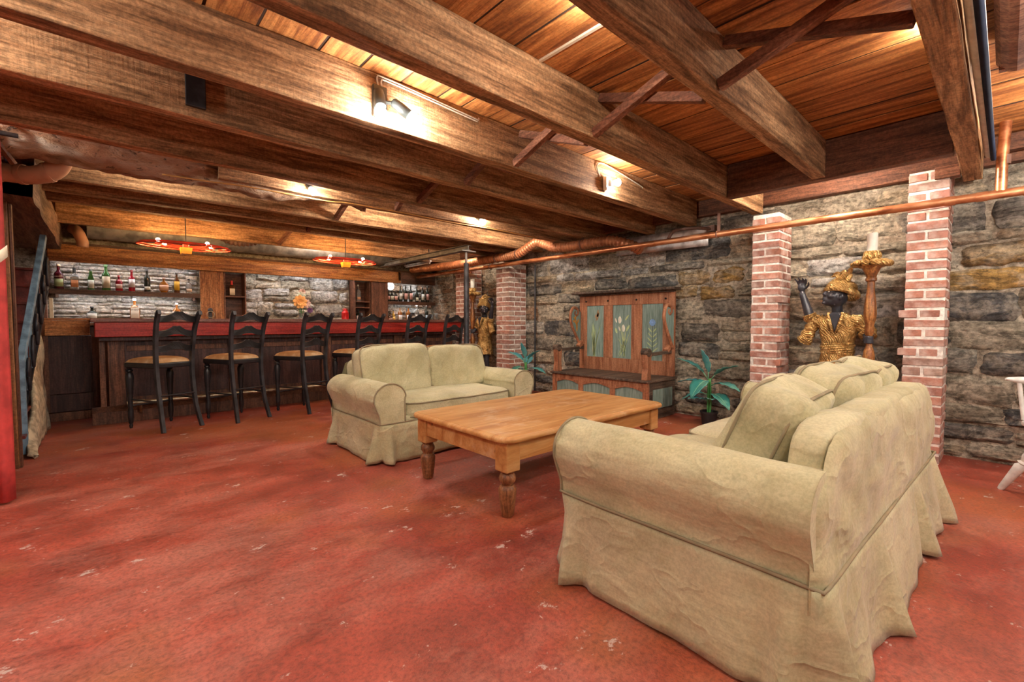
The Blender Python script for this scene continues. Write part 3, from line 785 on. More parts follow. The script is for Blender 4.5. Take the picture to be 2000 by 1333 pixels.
# box front: stiles, top rail with arched panels
for x in (-HW+.035, -HW/3, HW/3, HW-.035): MB().box(x-.035, x+.035, yf, yf+.03, .05, .425).build('stile', sm, t, bevel=.003)
MB().box(-HW+.07, HW-.07, yf+.002, yf+.028, .365, .425).build('rail', sm, t, bevel=.003)
MB().box(-HW+.07, HW-.07, yf+.002, yf+.028, .05, .11).build('rail', sm, t, bevel=.003)
for i in range(3):
    xa = -HW+.07 if i == 0 else -HW/3+.035 if i == 1 else HW/3+.035; xb = -HW/3-.035 if i == 0 else HW/3-.035 if i == 1 else HW-.07
    MB().box(xa, xb, yf+.018, yf+.03, .11, .37).build('front_panel', M['sage'], t)
    arch = [(xa, .37), (xa, .318)]+[(xa+(xb-xa)*k/10, .318+.04*math.sin(math.pi*k/10)) for k in range(1, 10)]+[(xb, .318), (xb, .37)]
    MB().prism(arch, yf+.003, yf+.018).build('arch', sm, t)
for s in (-1, 1):
    MB().box(s*HW-.03*(s > 0), s*HW+.03*(s < 0), yf+.03, yb, .05, .425).build('end_panel', sd, t, bevel=.003)
    MB().box(s*HW-.005, s*HW+.005, yf+.10, yb-.07, .12, .34).build('end_inset', M['sage'], t)
# tall back with frame, rails, muntins and three panels
B0, B1 = yb-.03, yb
for x in (-W2, W2): MB().box(x-.05, x+.05, B0-.005, B1, .455, 1.47).build('back_post', sm, t, bevel=.004)
MB().box(-W2+.05, W2-.05, B0, B1, 1.33, 1.47).build('back_rail', sm, t, bevel=.004)
MB().box(-W2+.05, W2-.05, B0, B1, .455, .63).build('back_rail', sm, t, bevel=.004)
pw = .285; gaps = (2*(W2-.05)-3*pw)/2
pxs = [-.45, -.02, .42]
for i in range(2): MB().box(pxs[i]+pw/2, pxs[i+1]-pw/2, B0, B1, .63, 1.33).build('muntin', sm, t, bevel=.004)
MB().box(-W2+.05, pxs[0]-pw/2, B0, B1, .63, 1.33).build('muntin', sm, t); MB().box(pxs[2]+pw/2, W2-.05, B0, B1, .63, 1.33).build('muntin', sm, t)
for x in (-.60, -.235, .20, .60): MB().lathe([(.011, 0), (.012, .012), (.004, .022)], 8, Matrix.Translation((x, B0, 1.39)) @ Matrix.Rotation(R(90), 4, 'X')).build('peg', M['black'], t)
gpale = plain('pale_green_paint', (.42, .52, .26), .6); gor = plain('orange_flower_paint', (.62, .27, .04), .6); gor2 = plain('rust_flower_paint', (.36, .20, .09), .6); gwh = plain('white_flower_paint', (.72, .70, .58), .6); gbl = plain('blue_flower_paint', (.22, .42, .75), .6); gdk = plain('dark_vine_paint', (.06, .11, .07), .6)
def blade(mb, x0, z0, x1, z1, wd, bend=0.0):
    P = []; k = 8
    for s in (1, -1):
        rng = range(k+1) if s == 1 else range(k, -1, -1)
        for i in rng:
            u = i/k; w_ = wd*math.sin(math.pi*min(1, .08+u*.92))**.6
            P.append((x0+(x1-x0)*u+bend*u*u+s*w_*.5, z0+(z1-z0)*u))
    mb.prism(P, 0, .004)
    return mb
for i, cx in enumerate(pxs):
    p = MB().box(cx-pw/2, cx+pw/2, B0+.012, B0+.022, .63, 1.33).build('painted_panel', M['sage'], t)
    yo = B0+.0085
    def paint(mb, mat):
        o = mb.build('painted_flower', mat, p); o.location = (0, yo, 0)
    if i == 0:
        mb = MB(); rr_ = random.Random(3)
        for k in range(12): blade(mb, cx-.03+rr_.uniform(-.02, .03), .635, cx+rr_.uniform(-.07, .06), rr_.uniform(.95, 1.13), .008, rr_.uniform(-.03, .05))
        paint(mb, gpale); mb = MB()
        for k in range(6): blade(mb, cx+.02+rr_.uniform(-.03, .03), 1.12+rr_.uniform(0, .06), cx+.02+rr_.uniform(-.05, .05), 1.24+rr_.uniform(-.04, .04), .018)
        paint(mb, gor2)
    elif i == 1:
        mb = MB(); rr_ = random.Random(5)
        for k in range(11): blade(mb, cx+rr_.uniform(-.06, .06), .64+rr_.uniform(0, .1), cx+rr_.uniform(-.11, .11), rr_.uniform(.86, 1.1), .008, rr_.uniform(-.04, .04))
        blade(mb, cx+.05, 1.13, cx+.10, 1.20, .03); blade(mb, cx+.07, .99, cx+.11, 1.07, .03); blade(mb, cx-.08, .96, cx-.10, 1.03, .03)
        paint(mb, gpale); mb = MB()
        for (a, b) in ((-.035, 1.10), (.02, .99)): blade(mb, cx+a, b-.01, cx+a, b+.085, .05); blade(mb, cx+a-.05, b-.0, cx+a-.07, b+.06, .02)
        paint(mb, gwh)
    else:
        mb = MB(); blade(mb, cx, .68, cx-.005, 1.06, .009); paint(mb, gdk); mb = MB()
        for k in range(6):
            zz = .68+k*.06
            for s in (-1, 1): blade(mb, cx+s*.01, zz, cx+s*(.085-.006*k), zz+.055, .022)
        paint(mb, gpale); mb = MB()
        for k in range(10):
            a = 2*math.pi*k/10; mb.ell((cx+.032*math.cos(a), 0, 1.10+.032*math.sin(a)), (.013, .003, .013), 8, 5)
        mb.ell((cx, 0, 1.10), (.02, .004, .02), 10, 5); paint(mb, gbl)
# cornice with carved edge
MB().box(-HW-.05, HW+.06, B0-.13, B1+.01, 1.485, 1.52).build('cornice', sd, t, bevel=.012, seg=3)
MB().box(-HW+.01, HW-.0, B0-.05, B1, 1.465, 1.486).build('cornice_moulding', sd, t, bevel=.006)
dn = MB()
for k in range(72):
    x = -HW-.045+k*(2*HW+.10)/71; dn.ell((x, B0-.132, 1.503), (.008, .005, .012), 6, 4)
o = dn.build('carved_beading', sd, t); o['kind'] = 'stuff'
# scrolled wings and arms
for s in (-1, 1):
    X = s*(HW-.012)
    pts = catmull([(0, B0-.02, .80), (0, B0-.10, .92), (0, B0-.20, 1.08), (0, B0-.225, 1.20), (0, B0-.17, 1.30), (0, B0-.09, 1.295), (0, B0-.065, 1.235), (0, B0-.10, 1.20), (0, B0-.135, 1.225), (0, B0-.12, 1.255)], 7)
    wg = MB().tube([(X, p.y, p.z) for p in pts], [.020 if i < 50 else .016 for i in range(len(pts))], 10).build('wing_scroll', sm, t, smooth=180)
    poly = [(B0, .80), (B0-.09, .92), (B0-.19, 1.08), (B0-.21, 1.20), (B0-.16, 1.285), (B0, 1.25)]
    Mx = Matrix.Translation((X, 0, 0)) @ Matrix.Rotation(R(90), 4, 'Z')
    MB().prism(poly, -.006, .006, Mx).build('wing_panel', M['sage'], t)
    fl = MB()
    for q in ((-.09, .98, -.09, 1.12), (-.09, 1.06, -.14, 1.14), (-.09, 1.08, -.05, 1.15), (-.10, 1.12, -.16, 1.18), (-.07, 1.12, -.03, 1.12), (-.12, 1.14, -.12, 1.21), (-.15, 1.10, -.17, 1.14)): blade(fl, B0+q[0], q[1], B0+q[2], q[3], .026)
    fl.v = [(X-s*(.0065+v[1]), v[0], v[2]) for v in fl.v]
    fl.build('painted_flower', gor, t)
    MB().bar((X-s*.04, yf+.02, .735), (X-s*.04, B0, .75), .055, .035).build('arm_rail', sd, t, bevel=.006)
    MB().lathe([(.042, -.045), (.047, -.04), (.047, .04), (.042, .045)], 16, Matrix.Translation((X-s*.04, yf+.035, .765)) @ Matrix.Rotation(R(90), 4, 'Y')).build('arm_scroll', sd, t, smooth=40)
    post = [(-.05, .455), (.05, .455), (.043, .52), (.034, .60), (.05, .68), (.05, .75), (-.05, .75), (-.045, .66), (-.03, .58), (-.045, .5)]
    MB().prism(post, -.035, .035, Matrix.Translation((X-s*.04, yf+.045, 0)) @ Matrix.Rotation(R(90), 4, 'Z')).build('arm_post', sm, t, bevel=.005)
    MB().bar((X-s*.04, B0-.10, .765), (X-s*.04, B0-.01, .83), .06, .05).build('arm_block', sm, t, bevel=.004)
# ================================================================ BAR
# ---- counter
bar = thing('bar_counter', 'long dark bar counter with red mahogany edge behind the stools', 'bar', (2.3, 6.8, 0))
ox, oy = 2.3, 6.8
def bb(name, x0, x1, y0, y1, z0, z1, mat, par=None, bevel=.004):
    return MB().box(x0-ox, x1-ox, y0-oy, y1-oy, z0, z1).build(name, M[mat], par or bar, bevel=bevel)
bb('bar_top', -.09, 4.72, 6.42, 7.12, 1.105, 1.147, 'bartop', None, .01)
bb('bar_edge', -.055, 4.68, 6.45, 6.50, .945, 1.104, 'barwood', None, .006)
bb('bar_edge_end', -.06, -.012, 6.505, 7.05, .945, 1.104, 'barwood', None, .006)
bb('under_rail', -.03, 4.6, 6.52, 6.56, .90, .944, 'barpanel')
bb('front_panel', .05, 4.55, 6.64, 6.68, .17, .905, 'barpanel')
bb('end_panel', -.03, 0.0, 6.68, 7.08, .17, .944, 'barpost')
for x in (-.03, .04, 1.18, 2.32, 3.46, 4.45):
    bb('panel_post', x, x+(.05 if x == -.03 else .14), 6.60 if x > 0 else 6.585, 6.645, .16, .92, 'barpost', None, .005)
for a, b in ((.20, 1.17), (1.34, 2.30), (2.48, 3.44), (3.62, 4.44)):
    bb('panel_moulding', a, b, 6.63, 6.645, .78, .84, 'barpost', None, .003); bb('panel_moulding', a, b, 6.63, 6.645, .20, .26, 'barpost', None, .003)
bb('plinth', -.10, 4.7, 6.50, 6.68, 0, .13, 'barpost', None, .004)
MB().prism([(6.50-oy, .13), (6.60-oy, .13), (6.60-oy, .18), (6.585-oy, .18)], -.10-ox, 4.7-ox, Matrix.Rotation(R(90), 4, 'Z') @ Matrix.Scale(-1, 4, (0, 1, 0))).build('plinth_cap', M['barpost'], bar)
fr = MB().tube([(0.18-ox, 6.40-oy, .225), (4.5-ox, 6.40-oy, .225)], .022, 14).build('foot_rail', M['brass'], bar, smooth=60)
for x in (.3, 1.52, 2.75, 3.95):
    MB().tube([(x-ox, 6.40-oy, .225), (x-ox, 6.44-oy, .14), (x-ox, 6.49-oy, .10)], .014, 8).build('rail_bracket', M['brass'], bar, smooth=60)
    MB().tube([(x-ox-.03, 6.40-oy, .225), (x-ox+.03, 6.40-oy, .225)], .030, 14).build('rail_collar', M['brass'], bar, smooth=60)
# ---- gate section at the left end
gt = thing('bar_gate', 'wooden bar end section with dark panel by the stairs', 'cabinet', (-.34, 7.10, 0))
for nm, b, mt in (('drawer_front', (-.12, .24, -.06, -.02, .955, 1.125), 'oak'), ('panel', (-.11, .25, -.02, 0.0, .30, .95), 'barpanel'), ('lower_panel', (-.11, .25, -.03, 0, .10, .295), 'barpanel'),
                  ('baseboard', (-.14, .235, -.05, 0, 0, .095), 'barpost'), ('top_board', (-.12, .245, -.06, .1, 1.128, 1.15), 'oak'), ('stile', (-.14, -.10, -.035, 0, .1, .953), 'barpost')):
    MB().box(*b).build(nm, M[mt], gt, bevel=.004)
# ---- back bar: counter, uprights, shelves, soffit
st = struct(MB().box(-.46, 4.20, 7.80, 7.86, 1.90, 2.06).build('trim_1', M['oak'], bevel=.006), 'orange oak fascia above the back bar')
struct(MB().box(-.46, 4.24, 7.785, 7.828, 1.848, 1.899).build('trim_2', M['oak'], bevel=.008))
struct(MB().box(-.46, 4.9, 7.862, 8.08, 1.90, 1.92).build('trim_5', M['shelf']))
struct(MB().box(4.245, 5.0, 7.79, 7.855, 1.848, 2.06).build('trim_3', M['shelf'], bevel=.004))
struct(MB().box(-.46, 5.1, 7.88, 8.12, 2.062, 2.10).build('trim_4', M['shelf']))
bc = thing('back_counter', 'dark back bar counter below the liquor shelves', 'counter', (2.2, 7.85, 0))
MB().box(-2.62, 2.88, -.25, .13, 1.06, 1.10).build('counter_top', M['shelf'], bc, bevel=.006)
MB().box(-2.62, 2.88, -.2, .13, 0, 1.06).build('counter_body', M['barpanel'], bc)
for x0, x1, lb in ((1.065, 1.355, 'orange oak upright board beside the left liquor shelf'), (3.66, 3.99, 'reddish oak upright board left of the wine shelf')):
    tag(MB().box(x0, x1, 7.83, 7.87, 1.10, 1.852).build('upright_board', M['oakz'] if x0 < 2 else M['barpost'], bevel=.004), lb, 'board')
def nook(x0, x1, lb, zsh):
    n = thing('display_nook', lb, 'cabinet', ((x0+x1)/2, 7.95, 1.10)); h = (x1-x0)/2
    MB().box(-h, h, .10, .12, 0, .75).build('back_panel', M['cabinet'], n)
    for s in (-1, 1): MB().box(s*h-.018*(s > 0), s*h+.018*(s < 0), -.12, .12, 0, .75).build('side_panel', M['cabinet'], n, bevel=.003)
    for z in zsh: MB().box(-h+.018, h-.018, -.11, .10, z-.02, z).build('nook_shelf', M['cabinet'], n, bevel=.002)
    return n
nook(1.358, 1.645, 'open wooden niche holding a red wax topped bottle', (.40,))
nook(3.345, 3.645, 'open wooden niche left of the reddish oak board', (.28, .385))
def shelf(x0, x1, z, lb):
    s = thing('bar_shelf', lb, 'shelf', ((x0+x1)/2, 7.95, z)); h = (x1-x0)/2
    MB().box(-h, h, -.11, .12, -.045, 0).build('shelf_board', M['shelf'], s, bevel=.005)
    MB().box(-h, h, -.122, -.11, -.062, .001).build('shelf_lip', M['shelf'], s, bevel=.003)
    for k in (-1, 1): MB().box(k*(h-.06)-.012, k*(h-.06)+.012, -.02, .12, -.10, -.045).build('shelf_bracket', M['shelf'], s)
    return s
shelf(-.46, 1.062, 1.515, 'long wooden liquor shelf on the left ledger stone wall')
shelf(3.995, 5.03, 1.505, 'dark wine bottle shelf at the right end of the back bar')
# stiles framing the left bay
lj = thing('bay_frame', 'dark wooden post at the left edge of the liquor shelves', 'post', (-.50, 7.6, 0))
MB().box(-.04, .035, -.05, .05, 0, 1.99).build('post', M['barpost'], lj, bevel=.006)
MB().box(.036, .07, .24, .27, 1.14, 1.40).build('switch_strip', M['cream'], lj, bevel=.002)
# ---- bar stools
def slat(z, w, h, y, bow):
    P = []; k = 22
    def top(u): return h*.42+bow*math.exp(-((u)/.42)**2)+(-.007*math.exp(-(u/.07)**2))+.006*math.exp(-((abs(u)-.16)/.06)**2)
    def bot(u): return -h*.42+bow*.72*math.exp(-((u)/.46)**2)-.008*math.exp(-(u/.2)**2)
    for i in range(k+1): u = -1+2*i/k; P.append((u*w/2, z+top(u)))
    for i in range(k, -1, -1): u = -1+2*i/k; P.append((u*w/2, z+bot(u)))
    mb = MB().prism(P, y-.011, y+.011)
    mb.v = [(a, b-.03*(1-(a/(w/2))**2), c) for a, b, c in mb.v]
    return mb
def make_stool(loc, rz, lb):
    t = thing('bar_stool', lb, 'bar stool', loc, rz, 'black ladder back stools along the bar')
    wr, wf, d = .36, .44, .25
    # seat frame (trapezoid) and cushion
    P = [(-wf/2, d), (wf/2, d), (wr/2+.01, -d+.04), (-wr/2-.01, -d+.04)]
    mb = MB().add([(x, y, .635) for x, y in P]+[(x, y, .69) for x, y in P], [(3,2,1,0), (4,5,6,7), (0,1,5,4), (1,2,6,5), (2,3,7,6), (3,0,4,7)])
    mb.build('seat_frame', M['black'], t, bevel=.012, seg=3)
    def cu(u, v):
        y = -d+.055+(2*d-.05)*v; w_ = (wr+(wf-wr)*v)*.99; x = (-.5+u)*w_
        e = (1-abs(2*u-1)**4)*(1-abs(2*v-1)**4)
        return (x, y, .69+.055*max(0, e)**.45)
    MB().grid(cu, 16, 16).build('seat', M['suede'], t, smooth=180)
    for s in (-1, 1):
        x = s*(wf/2-.03)
        MB().lathe([(.011, 0), (.014, .012), (.018, .03), (.012, .045), (.02, .06), (.026, .12), (.024, .19), (.019, .225), (.024, .235), (.02, .25), (.022, .30), (.032, .47), (.036, .54), (.03, .575), (.02, .585), (.032, .597), (.03, .61), (.019, .617), (.028, .635)], 14, Matrix.Translation((x, d-.035, 0))).build('front_leg', M['black'], t, smooth=50)
        pts = catmull([(s*(wr/2+.005), -.335, 0), (s*(wr/2-.01), -.27, .22), (s*(wr/2-.012), -.225, .48), (s*(wr/2-.01), -.215, .66), (s*(wr/2-.004), -.225, .85), (s*(wr/2+.004), -.26, 1.05), (s*(wr/2+.012), -.315, 1.185), (s*(wr/2+.014), -.345, 1.205)], 5)
        mb = MB()
        for a, b in zip(pts[:-1], pts[1:]): pass
        n = len(pts); V = []; F = []
        for i, p in enumerate(pts):
            tt = (pts[min(i+1, n-1)]-pts[max(i-1, 0)]).normalized(); nn = Vector((1, 0, 0)).cross(tt).normalized(); hw = .016; hd = .020 if p.z > .3 else .017
            for a, b in ((-1,-1), (1,-1), (1,1), (-1,1)): V.append(p+Vector((a*hw, 0, 0))+nn*b*hd)
        for i in range(n-1):
            for k in range(4): F.append((i*4+k, i*4+(k+1) % 4, (i+1)*4+(k+1) % 4, (i+1)*4+k))
        F += [(3,2,1,0), ((n-1)*4, (n-1)*4+1, (n-1)*4+2, (n-1)*4+3)]
        mb.add(V, F).build('back_leg', M['blackrub'], t, smooth=40, bevel=.003)
        MB().tube([(s*(wr/2-.02), -.26, .30), (x, d-.035, .30)], .009, 8).build('stretcher', M['black'], t, smooth=60)
    MB().tube([(-wf/2+.03, d-.035, .235), (wf/2-.03, d-.035, .235)], .010, 8).build('stretcher', M['black'], t, smooth=60)
    MB().tube([(-wr/2+.02, -.262, .36), (wr/2-.02, -.262, .36)], .009, 8).build('stretcher', M['black'], t, smooth=60)
    for z, y, bw in ((1.135, -.285, .05), (.985, -.24, .05), (.83, -.222, .05)):
        slat(z, wr-.02, .078, y, bw).build('slat', M['black'], t, bevel=.002)
    return t
spots = [(.46, 5.98, 24, 'black ladder back bar stool at the left end of the row by the stairs'),
         (1.13, 5.99, 20, 'second black bar stool from the stairs'),
         (1.86, 5.97, 22, 'third black bar stool from the stairs left of the loveseat'),
         (2.58, 5.99, 16, 'fourth bar stool half hidden by the left loveseat cushion'),
         (3.32, 6.0, 14, 'bar stool showing its back just behind the middle of the loveseat'),
         (3.98, 6.0, 10, 'last bar stool of the row beside the black steel post')]
s0 = None
for x, y, a, lb in spots:
    if s0 is None: s0 = make_stool((x, y, 0), R(a), lb)
    else: copy_tree(s0, (x, y, 0), R(a), lb)

# ---- bottles
GL = {'dark': glass('dark_bottle_glass', (.02, .022, .015), .25), 'green': glass('green_bottle_glass', (.04, .14, .025), .45), 'ruby': glass('ruby_liquor', (.34, .012, .02), .35), 'deepred': glass('deep_red_liquor', (.10, .012, .02), .3),
      'amber': glass('amber_liquor', (.45, .15, .02), .45), 'clear': glass('clear_glass', (.85, .86, .84), .85), 'brown': glass('brown_liquor', (.14, .05, .015), .4), 'gold': glass('golden_liquor', (.72, .36, .05), .5)}
LC = {}
def lc(c):
    k = tuple(c)
    if k not in LC: LC[k] = plain('bottle_label', c, .6, 0, .06)
    return LC[k]
def text(par, s, size, loc, rot, mat, name='lettering'):
    cu = bpy.data.curves.new(name, 'FONT'); cu.body = s; cu.size = size; cu.align_x = 'CENTER'; cu.align_y = 'CENTER'; cu.extrude = .0006
    o = bpy.data.objects.new(name, cu); COL.objects.link(o); o.parent = par; o.location = loc; o.rotation_euler = rot; cu.materials.append(mat)
    bpy.context.view_layer.update(); me = bpy.data.meshes.new_from_object(o.evaluated_get(bpy.context.evaluated_depsgraph_get())); bpy.data.objects.remove(o)
    o = bpy.data.objects.new(name, me); COL.objects.link(o); o.parent = par; o.location = loc; o.rotation_euler = rot
    if not me.materials: me.materials.append(mat)
    return o
PROF = {
 'std': [(.0, 0), (.98, 0), (1, .02), (1, .56), (.92, .62), (.55, .72), (.34, .78), (.31, .96), (.35, .965), (.35, .99)],
 'wine': [(.0, 0), (.98, 0), (1, .02), (1, .58), (.9, .65), (.5, .72), (.36, .78), (.35, .97), (.38, .975), (.38, .99)],
 'burg': [(.0, 0), (.98, 0), (1, .02), (1, .42), (.9, .5), (.62, .6), (.42, .7), (.35, .8), (.34, .98)],
 'short': [(.0, 0), (.96, 0), (1, .03), (1, .50), (.95, .58), (.6, .66), (.3, .70), (.28, .92), (.32, .93)],
 'round': [(.0, 0), (.5, 0), (.62, .03), (.9, .16), (1, .30), (.93, .46), (.62, .60), (.26, .67), (.22, .86), (.28, .87)],
 'beer': [(.0, 0), (.96, 0), (1, .02), (1, .45), (.9, .55), (.5, .74), (.40, .85), (.38, .97)]}
def bottle(x, z, h, r, kind, gl, lab, lc_, capc, lb, y=7.90, lz=(.12, .45), flat=1.0, sq=False, txt=None, grp='bottles on the back bar', caph=.06):
    t = thing('bottle', lb, 'bottle', (x, y, z), 0, grp); pr = [(a*r, b*h) for a, b in PROF[kind]]
    n = 4 if False else 18
    mb = MB().lathe(pr, n)
    if sq:
        V = []
        for (a, b, c) in mb.v:
            rad = math.hypot(a, b)
            if rad > r*.6:
                m = max(abs(a), abs(b))/rad; k = min(1, (rad/r-.6)/.25); f = 1+(.93/m-1)*k*.9; a, b = a*f, b*f
            V.append((a, b, c))
        mb.v = V
    if flat != 1.0: mb.v = [(a, b*flat, c) for a, b, c in mb.v]
    mb.build('body', GL[gl], t, smooth=50)
    topz = pr[-1][1]; rr_ = pr[-1][0]
    MB().lathe([(rr_*1.12, topz-h*caph), (rr_*1.15, topz), (rr_*1.1, topz+h*.02), (rr_*.6, topz+h*.025)], 12).build('cap', lc(capc), t, smooth=50)
    if lab:
        z0, z1 = h*lz[0], h*lz[1]; k = 9; V = []; F = []
        for i in range(k+1):
            a = R(-90-62+124*i/k); rr2 = r*1.025
            if sq: px, py = (-.80+1.6*i/k)*r, -r*.955
            else: px, py = rr2*math.cos(a), rr2*math.sin(a)*flat
            V += [(px, py, z0), (px, py, z1)]
        for i in range(k): F.append((i*2, i*2+2, i*2+3, i*2+1))
        lo = MB().add(V, F).build('paper_label', lc(lc_), t, smooth=180, solid=.0008)
        bnd = MB(); d = 1.03
        if txt:
            for s_, sz, zz, mt in txt: text(lo, s_, sz, (0, -r*1.0-.0022 if not sq else -r*.955-.0022, h*zz), (R(90), 0, 0), mt)
    return t
tin = lc((.03, .03, .03)); tred = lc((.4, .04, .03)); twh = lc((.8, .78, .7))
Z1 = 1.516
U = [(-.375, .30, .044, 'wine', 'deepred', True, (.35, .42, .20), (.55, .40, .25), 'tall dark red aperitif bottle with green label at the left end of the shelf', (.10, .42)),
     (-.235, .285, .042, 'short', 'clear', True, (.66, .30, .13), (.03, .03, .03), 'clear square bottle with orange label and long black cap', (.10, .42)),
     (-.085, .265, .033, 'beer', 'green', True, (.60, .62, .55), (.08, .08, .07), 'slim green bottle with silver label on the left shelf', (.08, .48)),
     (.06, .33, .043, 'wine', 'green', True, (.55, .48, .34), (.05, .10, .03), 'tall green bottle with ornate cream label', (.10, .55)),
     (.185, .215, .037, 'short', 'ruby', True, (.62, .42, .35), (.45, .05, .05), 'short bright red bottle with round pink label', (.16, .42)),
     (.315, .28, .036, 'wine', 'ruby', True, (.70, .62, .60), (.25, .03, .03), 'tall red bottle with oval white label', (.20, .58)),
     (.475, .305, .035, 'wine', 'dark', True, (.55, .53, .45), (.04, .04, .04), 'black bottle with narrow cream band label', (.10, .24)),
     (.655, .235, .058, 'round', 'amber', True, (.62, .36, .22), (.60, .45, .40), 'round flask shaped amber bottle with white ringed label', (.12, .44)),
     (.80, .28, .034, 'wine', 'brown', True, (.72, .42, .03), (.04, .03, .02), 'brown bottle with yellow label and red neck', (.14, .58)),
     (.94, .22, .037, 'short', 'clear', True, (.62, .50, .38), (.05, .05, .05), 'small clear flask at the right end of the left shelf', (.10, .30))]
for i, (x, h, r, k, gl, lab, c1, c2, lb, lz) in enumerate(U):
    tx = [('CAMPARI', .017, .50, twh)] if i == 0 else None
    bottle(x, Z1, h, r, k, gl, lab, c1, c2, lb, lz=lz, txt=tx, flat=.55 if i == 7 else 1, sq=(i == 1), caph=.20 if i == 1 else .06)
Z2 = 1.1015
bottle(-.085, Z2, .215, .052, 'short', 'dark', True, (.62, .62, .58), (.03, .03, .03), 'squat black apothecary bottle with white diamond label', lz=(.2, .55))
bottle(.335, Z2, .335, .055, 'short', 'amber', True, (.74, .70, .62), (.75, .75, .72), 'square bourbon bottle with white label above the left bar stool', lz=(.06, .60), sq=True, txt=[('JIM BEAM', .021, .50, tin), ('BOURBON', .013, .16, tred)])
bottle(.79, Z2, .31, .058, 'round', 'amber', True, (.70, .62, .5), (.70, .68, .62), 'round shouldered amber bottle behind the left stool back', lz=(.2, .5))
bottle(1.475, 1.5015, .245, .042, 'short', 'brown', True, (.72, .64, .46), (.62, .03, .02), 'square bottle with red wax neck in the wooden niche', y=7.93, lz=(.06, .46), sq=True, caph=.28)
bottle(1.47, Z2, .19, .045, 'short', 'clear', True, (.45, .45, .45), (.05, .04, .03), 'small stoppered decanter below the red wax bottle', y=7.93, lz=(.1, .3))
bottle(3.455, 1.4865, .315, .042, 'short', 'clear', True, (.60, .30, .16), (.55, .56, .55), 'clear decanter of whiskey in the right wooden niche', y=7.93, lz=(.10, .25), sq=True)
bottle(3.45, Z2, .25, .05, 'short', 'dark', True, (.55, .50, .52), (.04, .04, .04), 'dark bottle with grey label under the right niche', y=7.93, lz=(.15, .5))
Wn = [(4.03, 'pink', 'wine bottle with pink label nearest the reddish oak board'), (4.108, 'cream', 'wine bottle with cream label below the round sign'), (4.186, 'pink', 'pink labelled wine bottle half below the round sign'), (4.285, 'white', 'wine bottle with white label fourth on the wine shelf'), (4.395, 'pink', 'fifth wine bottle on the shelf with a pale pink label'),
      (4.51, 'pink', 'pink labelled wine bottle right of the middle of the wine shelf'), (4.645, 'cream', 'sloping shouldered green wine bottle with low cream label'), (4.775, 'white', 'wine bottle with framed black and white label'), (4.885, 'pink', 'rightmost wine bottle on the dark shelf')]
PC = {'pink': (.62, .33, .27), 'cream': (.60, .54, .40), 'white': (.70, .68, .60)}
for i, (x, c, lb) in enumerate(Wn):
    bottle(x, 1.5065, .30+.012*(i % 3) if i > 2 else .19, .036, 'burg' if i == 6 else 'wine', 'dark', True, PC[c], (.05, .04, .03), lb, lz=(.08, .30) if i == 6 else (.14, .52), grp='wine bottles on the right shelf')
for x, h, r, k, gl, c, lb in ((4.045, .20, .048, 'short', 'brown', (.36, .20, .15), 'squat brown whiskey bottle right of the reddish oak board'), (4.165, .24, .035, 'std', 'gold', (.70, .36, .05), 'golden liquor bottle standing behind the white labelled one'),
                          (4.25, .32, .045, 'short', 'amber', (.74, .74, .70), 'amber bottle with plain white label on the right counter'), (4.43, .32, .052, 'short', 'amber', (.72, .72, .70), 'broad amber bottle with white label and black emblem'),
                          (4.62, .345, .046, 'std', 'clear', (.55, .50, .42), 'clear bottle with white cap behind the last stools'), (4.84, .33, .034, 'wine', 'dark', (.40, .50, .58), 'dark bottle with pale blue label at the right end of the counter')):
    bottle(x, Z2, h, r, k, gl, True, c, (.72, .70, .66) if 'white cap' in lb else (.06, .05, .04), lb, y=7.86 if 'golden' not in lb else 7.96, grp='bottles on the right of the back counter')
# glasses at the right end
for i, (x, y, h, lb) in enumerate(((4.72, 7.80, .17, 'stemmed glass left of the pale blue labelled bottle'), (4.94, 7.82, .16, 'stemmed glass right of the pale blue labelled bottle'), (5.02, 7.78, .19, 'stemmed glass nearest the corner of the stone walls'))):
    tag(MB().lathe([(.030, 0), (.030, .004), (.005, .010), (.005, h*.45), (.020, h*.55), (.034, h*.75), (.030, h), (.028, h), (.030, h*.75), (.018, h*.58), (.001, h*.5)], 16, None, False).build('wine_glass', GL['clear'], smooth=60), lb, 'glass', 'glasses at the end of the back counter').location = (x, y, 1.1005)
# round lit sign
sg = thing('round_sign', 'round white lit sign above the wine bottles', 'sign', (4.085, 7.93, 1.79))
MB().lathe([(.078, -.02), (.082, -.015), (.082, .012), (.078, .016)], 32, Matrix.Rotation(R(90), 4, 'X')).build('sign_body', M['white'], sg, smooth=50)
MB().lathe([(.074, 0), (.074, .003)], 32, Matrix.Translation((0, -.016, 0)) @ Matrix.Rotation(R(90), 4, 'X')).build('sign_face', M['signlit'], sg, smooth=50)
text(sg, 'BAR', .062, (0, -.0205, 0), (R(90), 0, 0), tin)
MB().box(-.01, .01, .016, .15, -.01, .01).build('bracket', M['iron'], sg)
# ring pull plate on the oak upright
rp = thing('ring_handle', 'black iron lion ring handle on a white dish below the oak upright', 'handle', (1.165, 7.74, 1.1015))
MB().lathe([(.055, 0), (.06, .015), (.055, .02), (.01, .021)], 20).build('dish', M['porcelain'], rp, smooth=50)
MB().box(-.022, .022, -.01, .02, .02, .17).build('mount', M['iron'], rp, bevel=.006)
MB().ell((0, -.012, .175), (.032, .022, .035), 12, 8).build('boss', M['iron'], rp, smooth=180)
MB().tube([(.046*math.cos(2*math.pi*i/28), -.03, .115+.046*math.sin(2*math.pi*i/28)) for i in range(28)], .0045, 8, True).build('ring', M['brass'], rp, smooth=180)
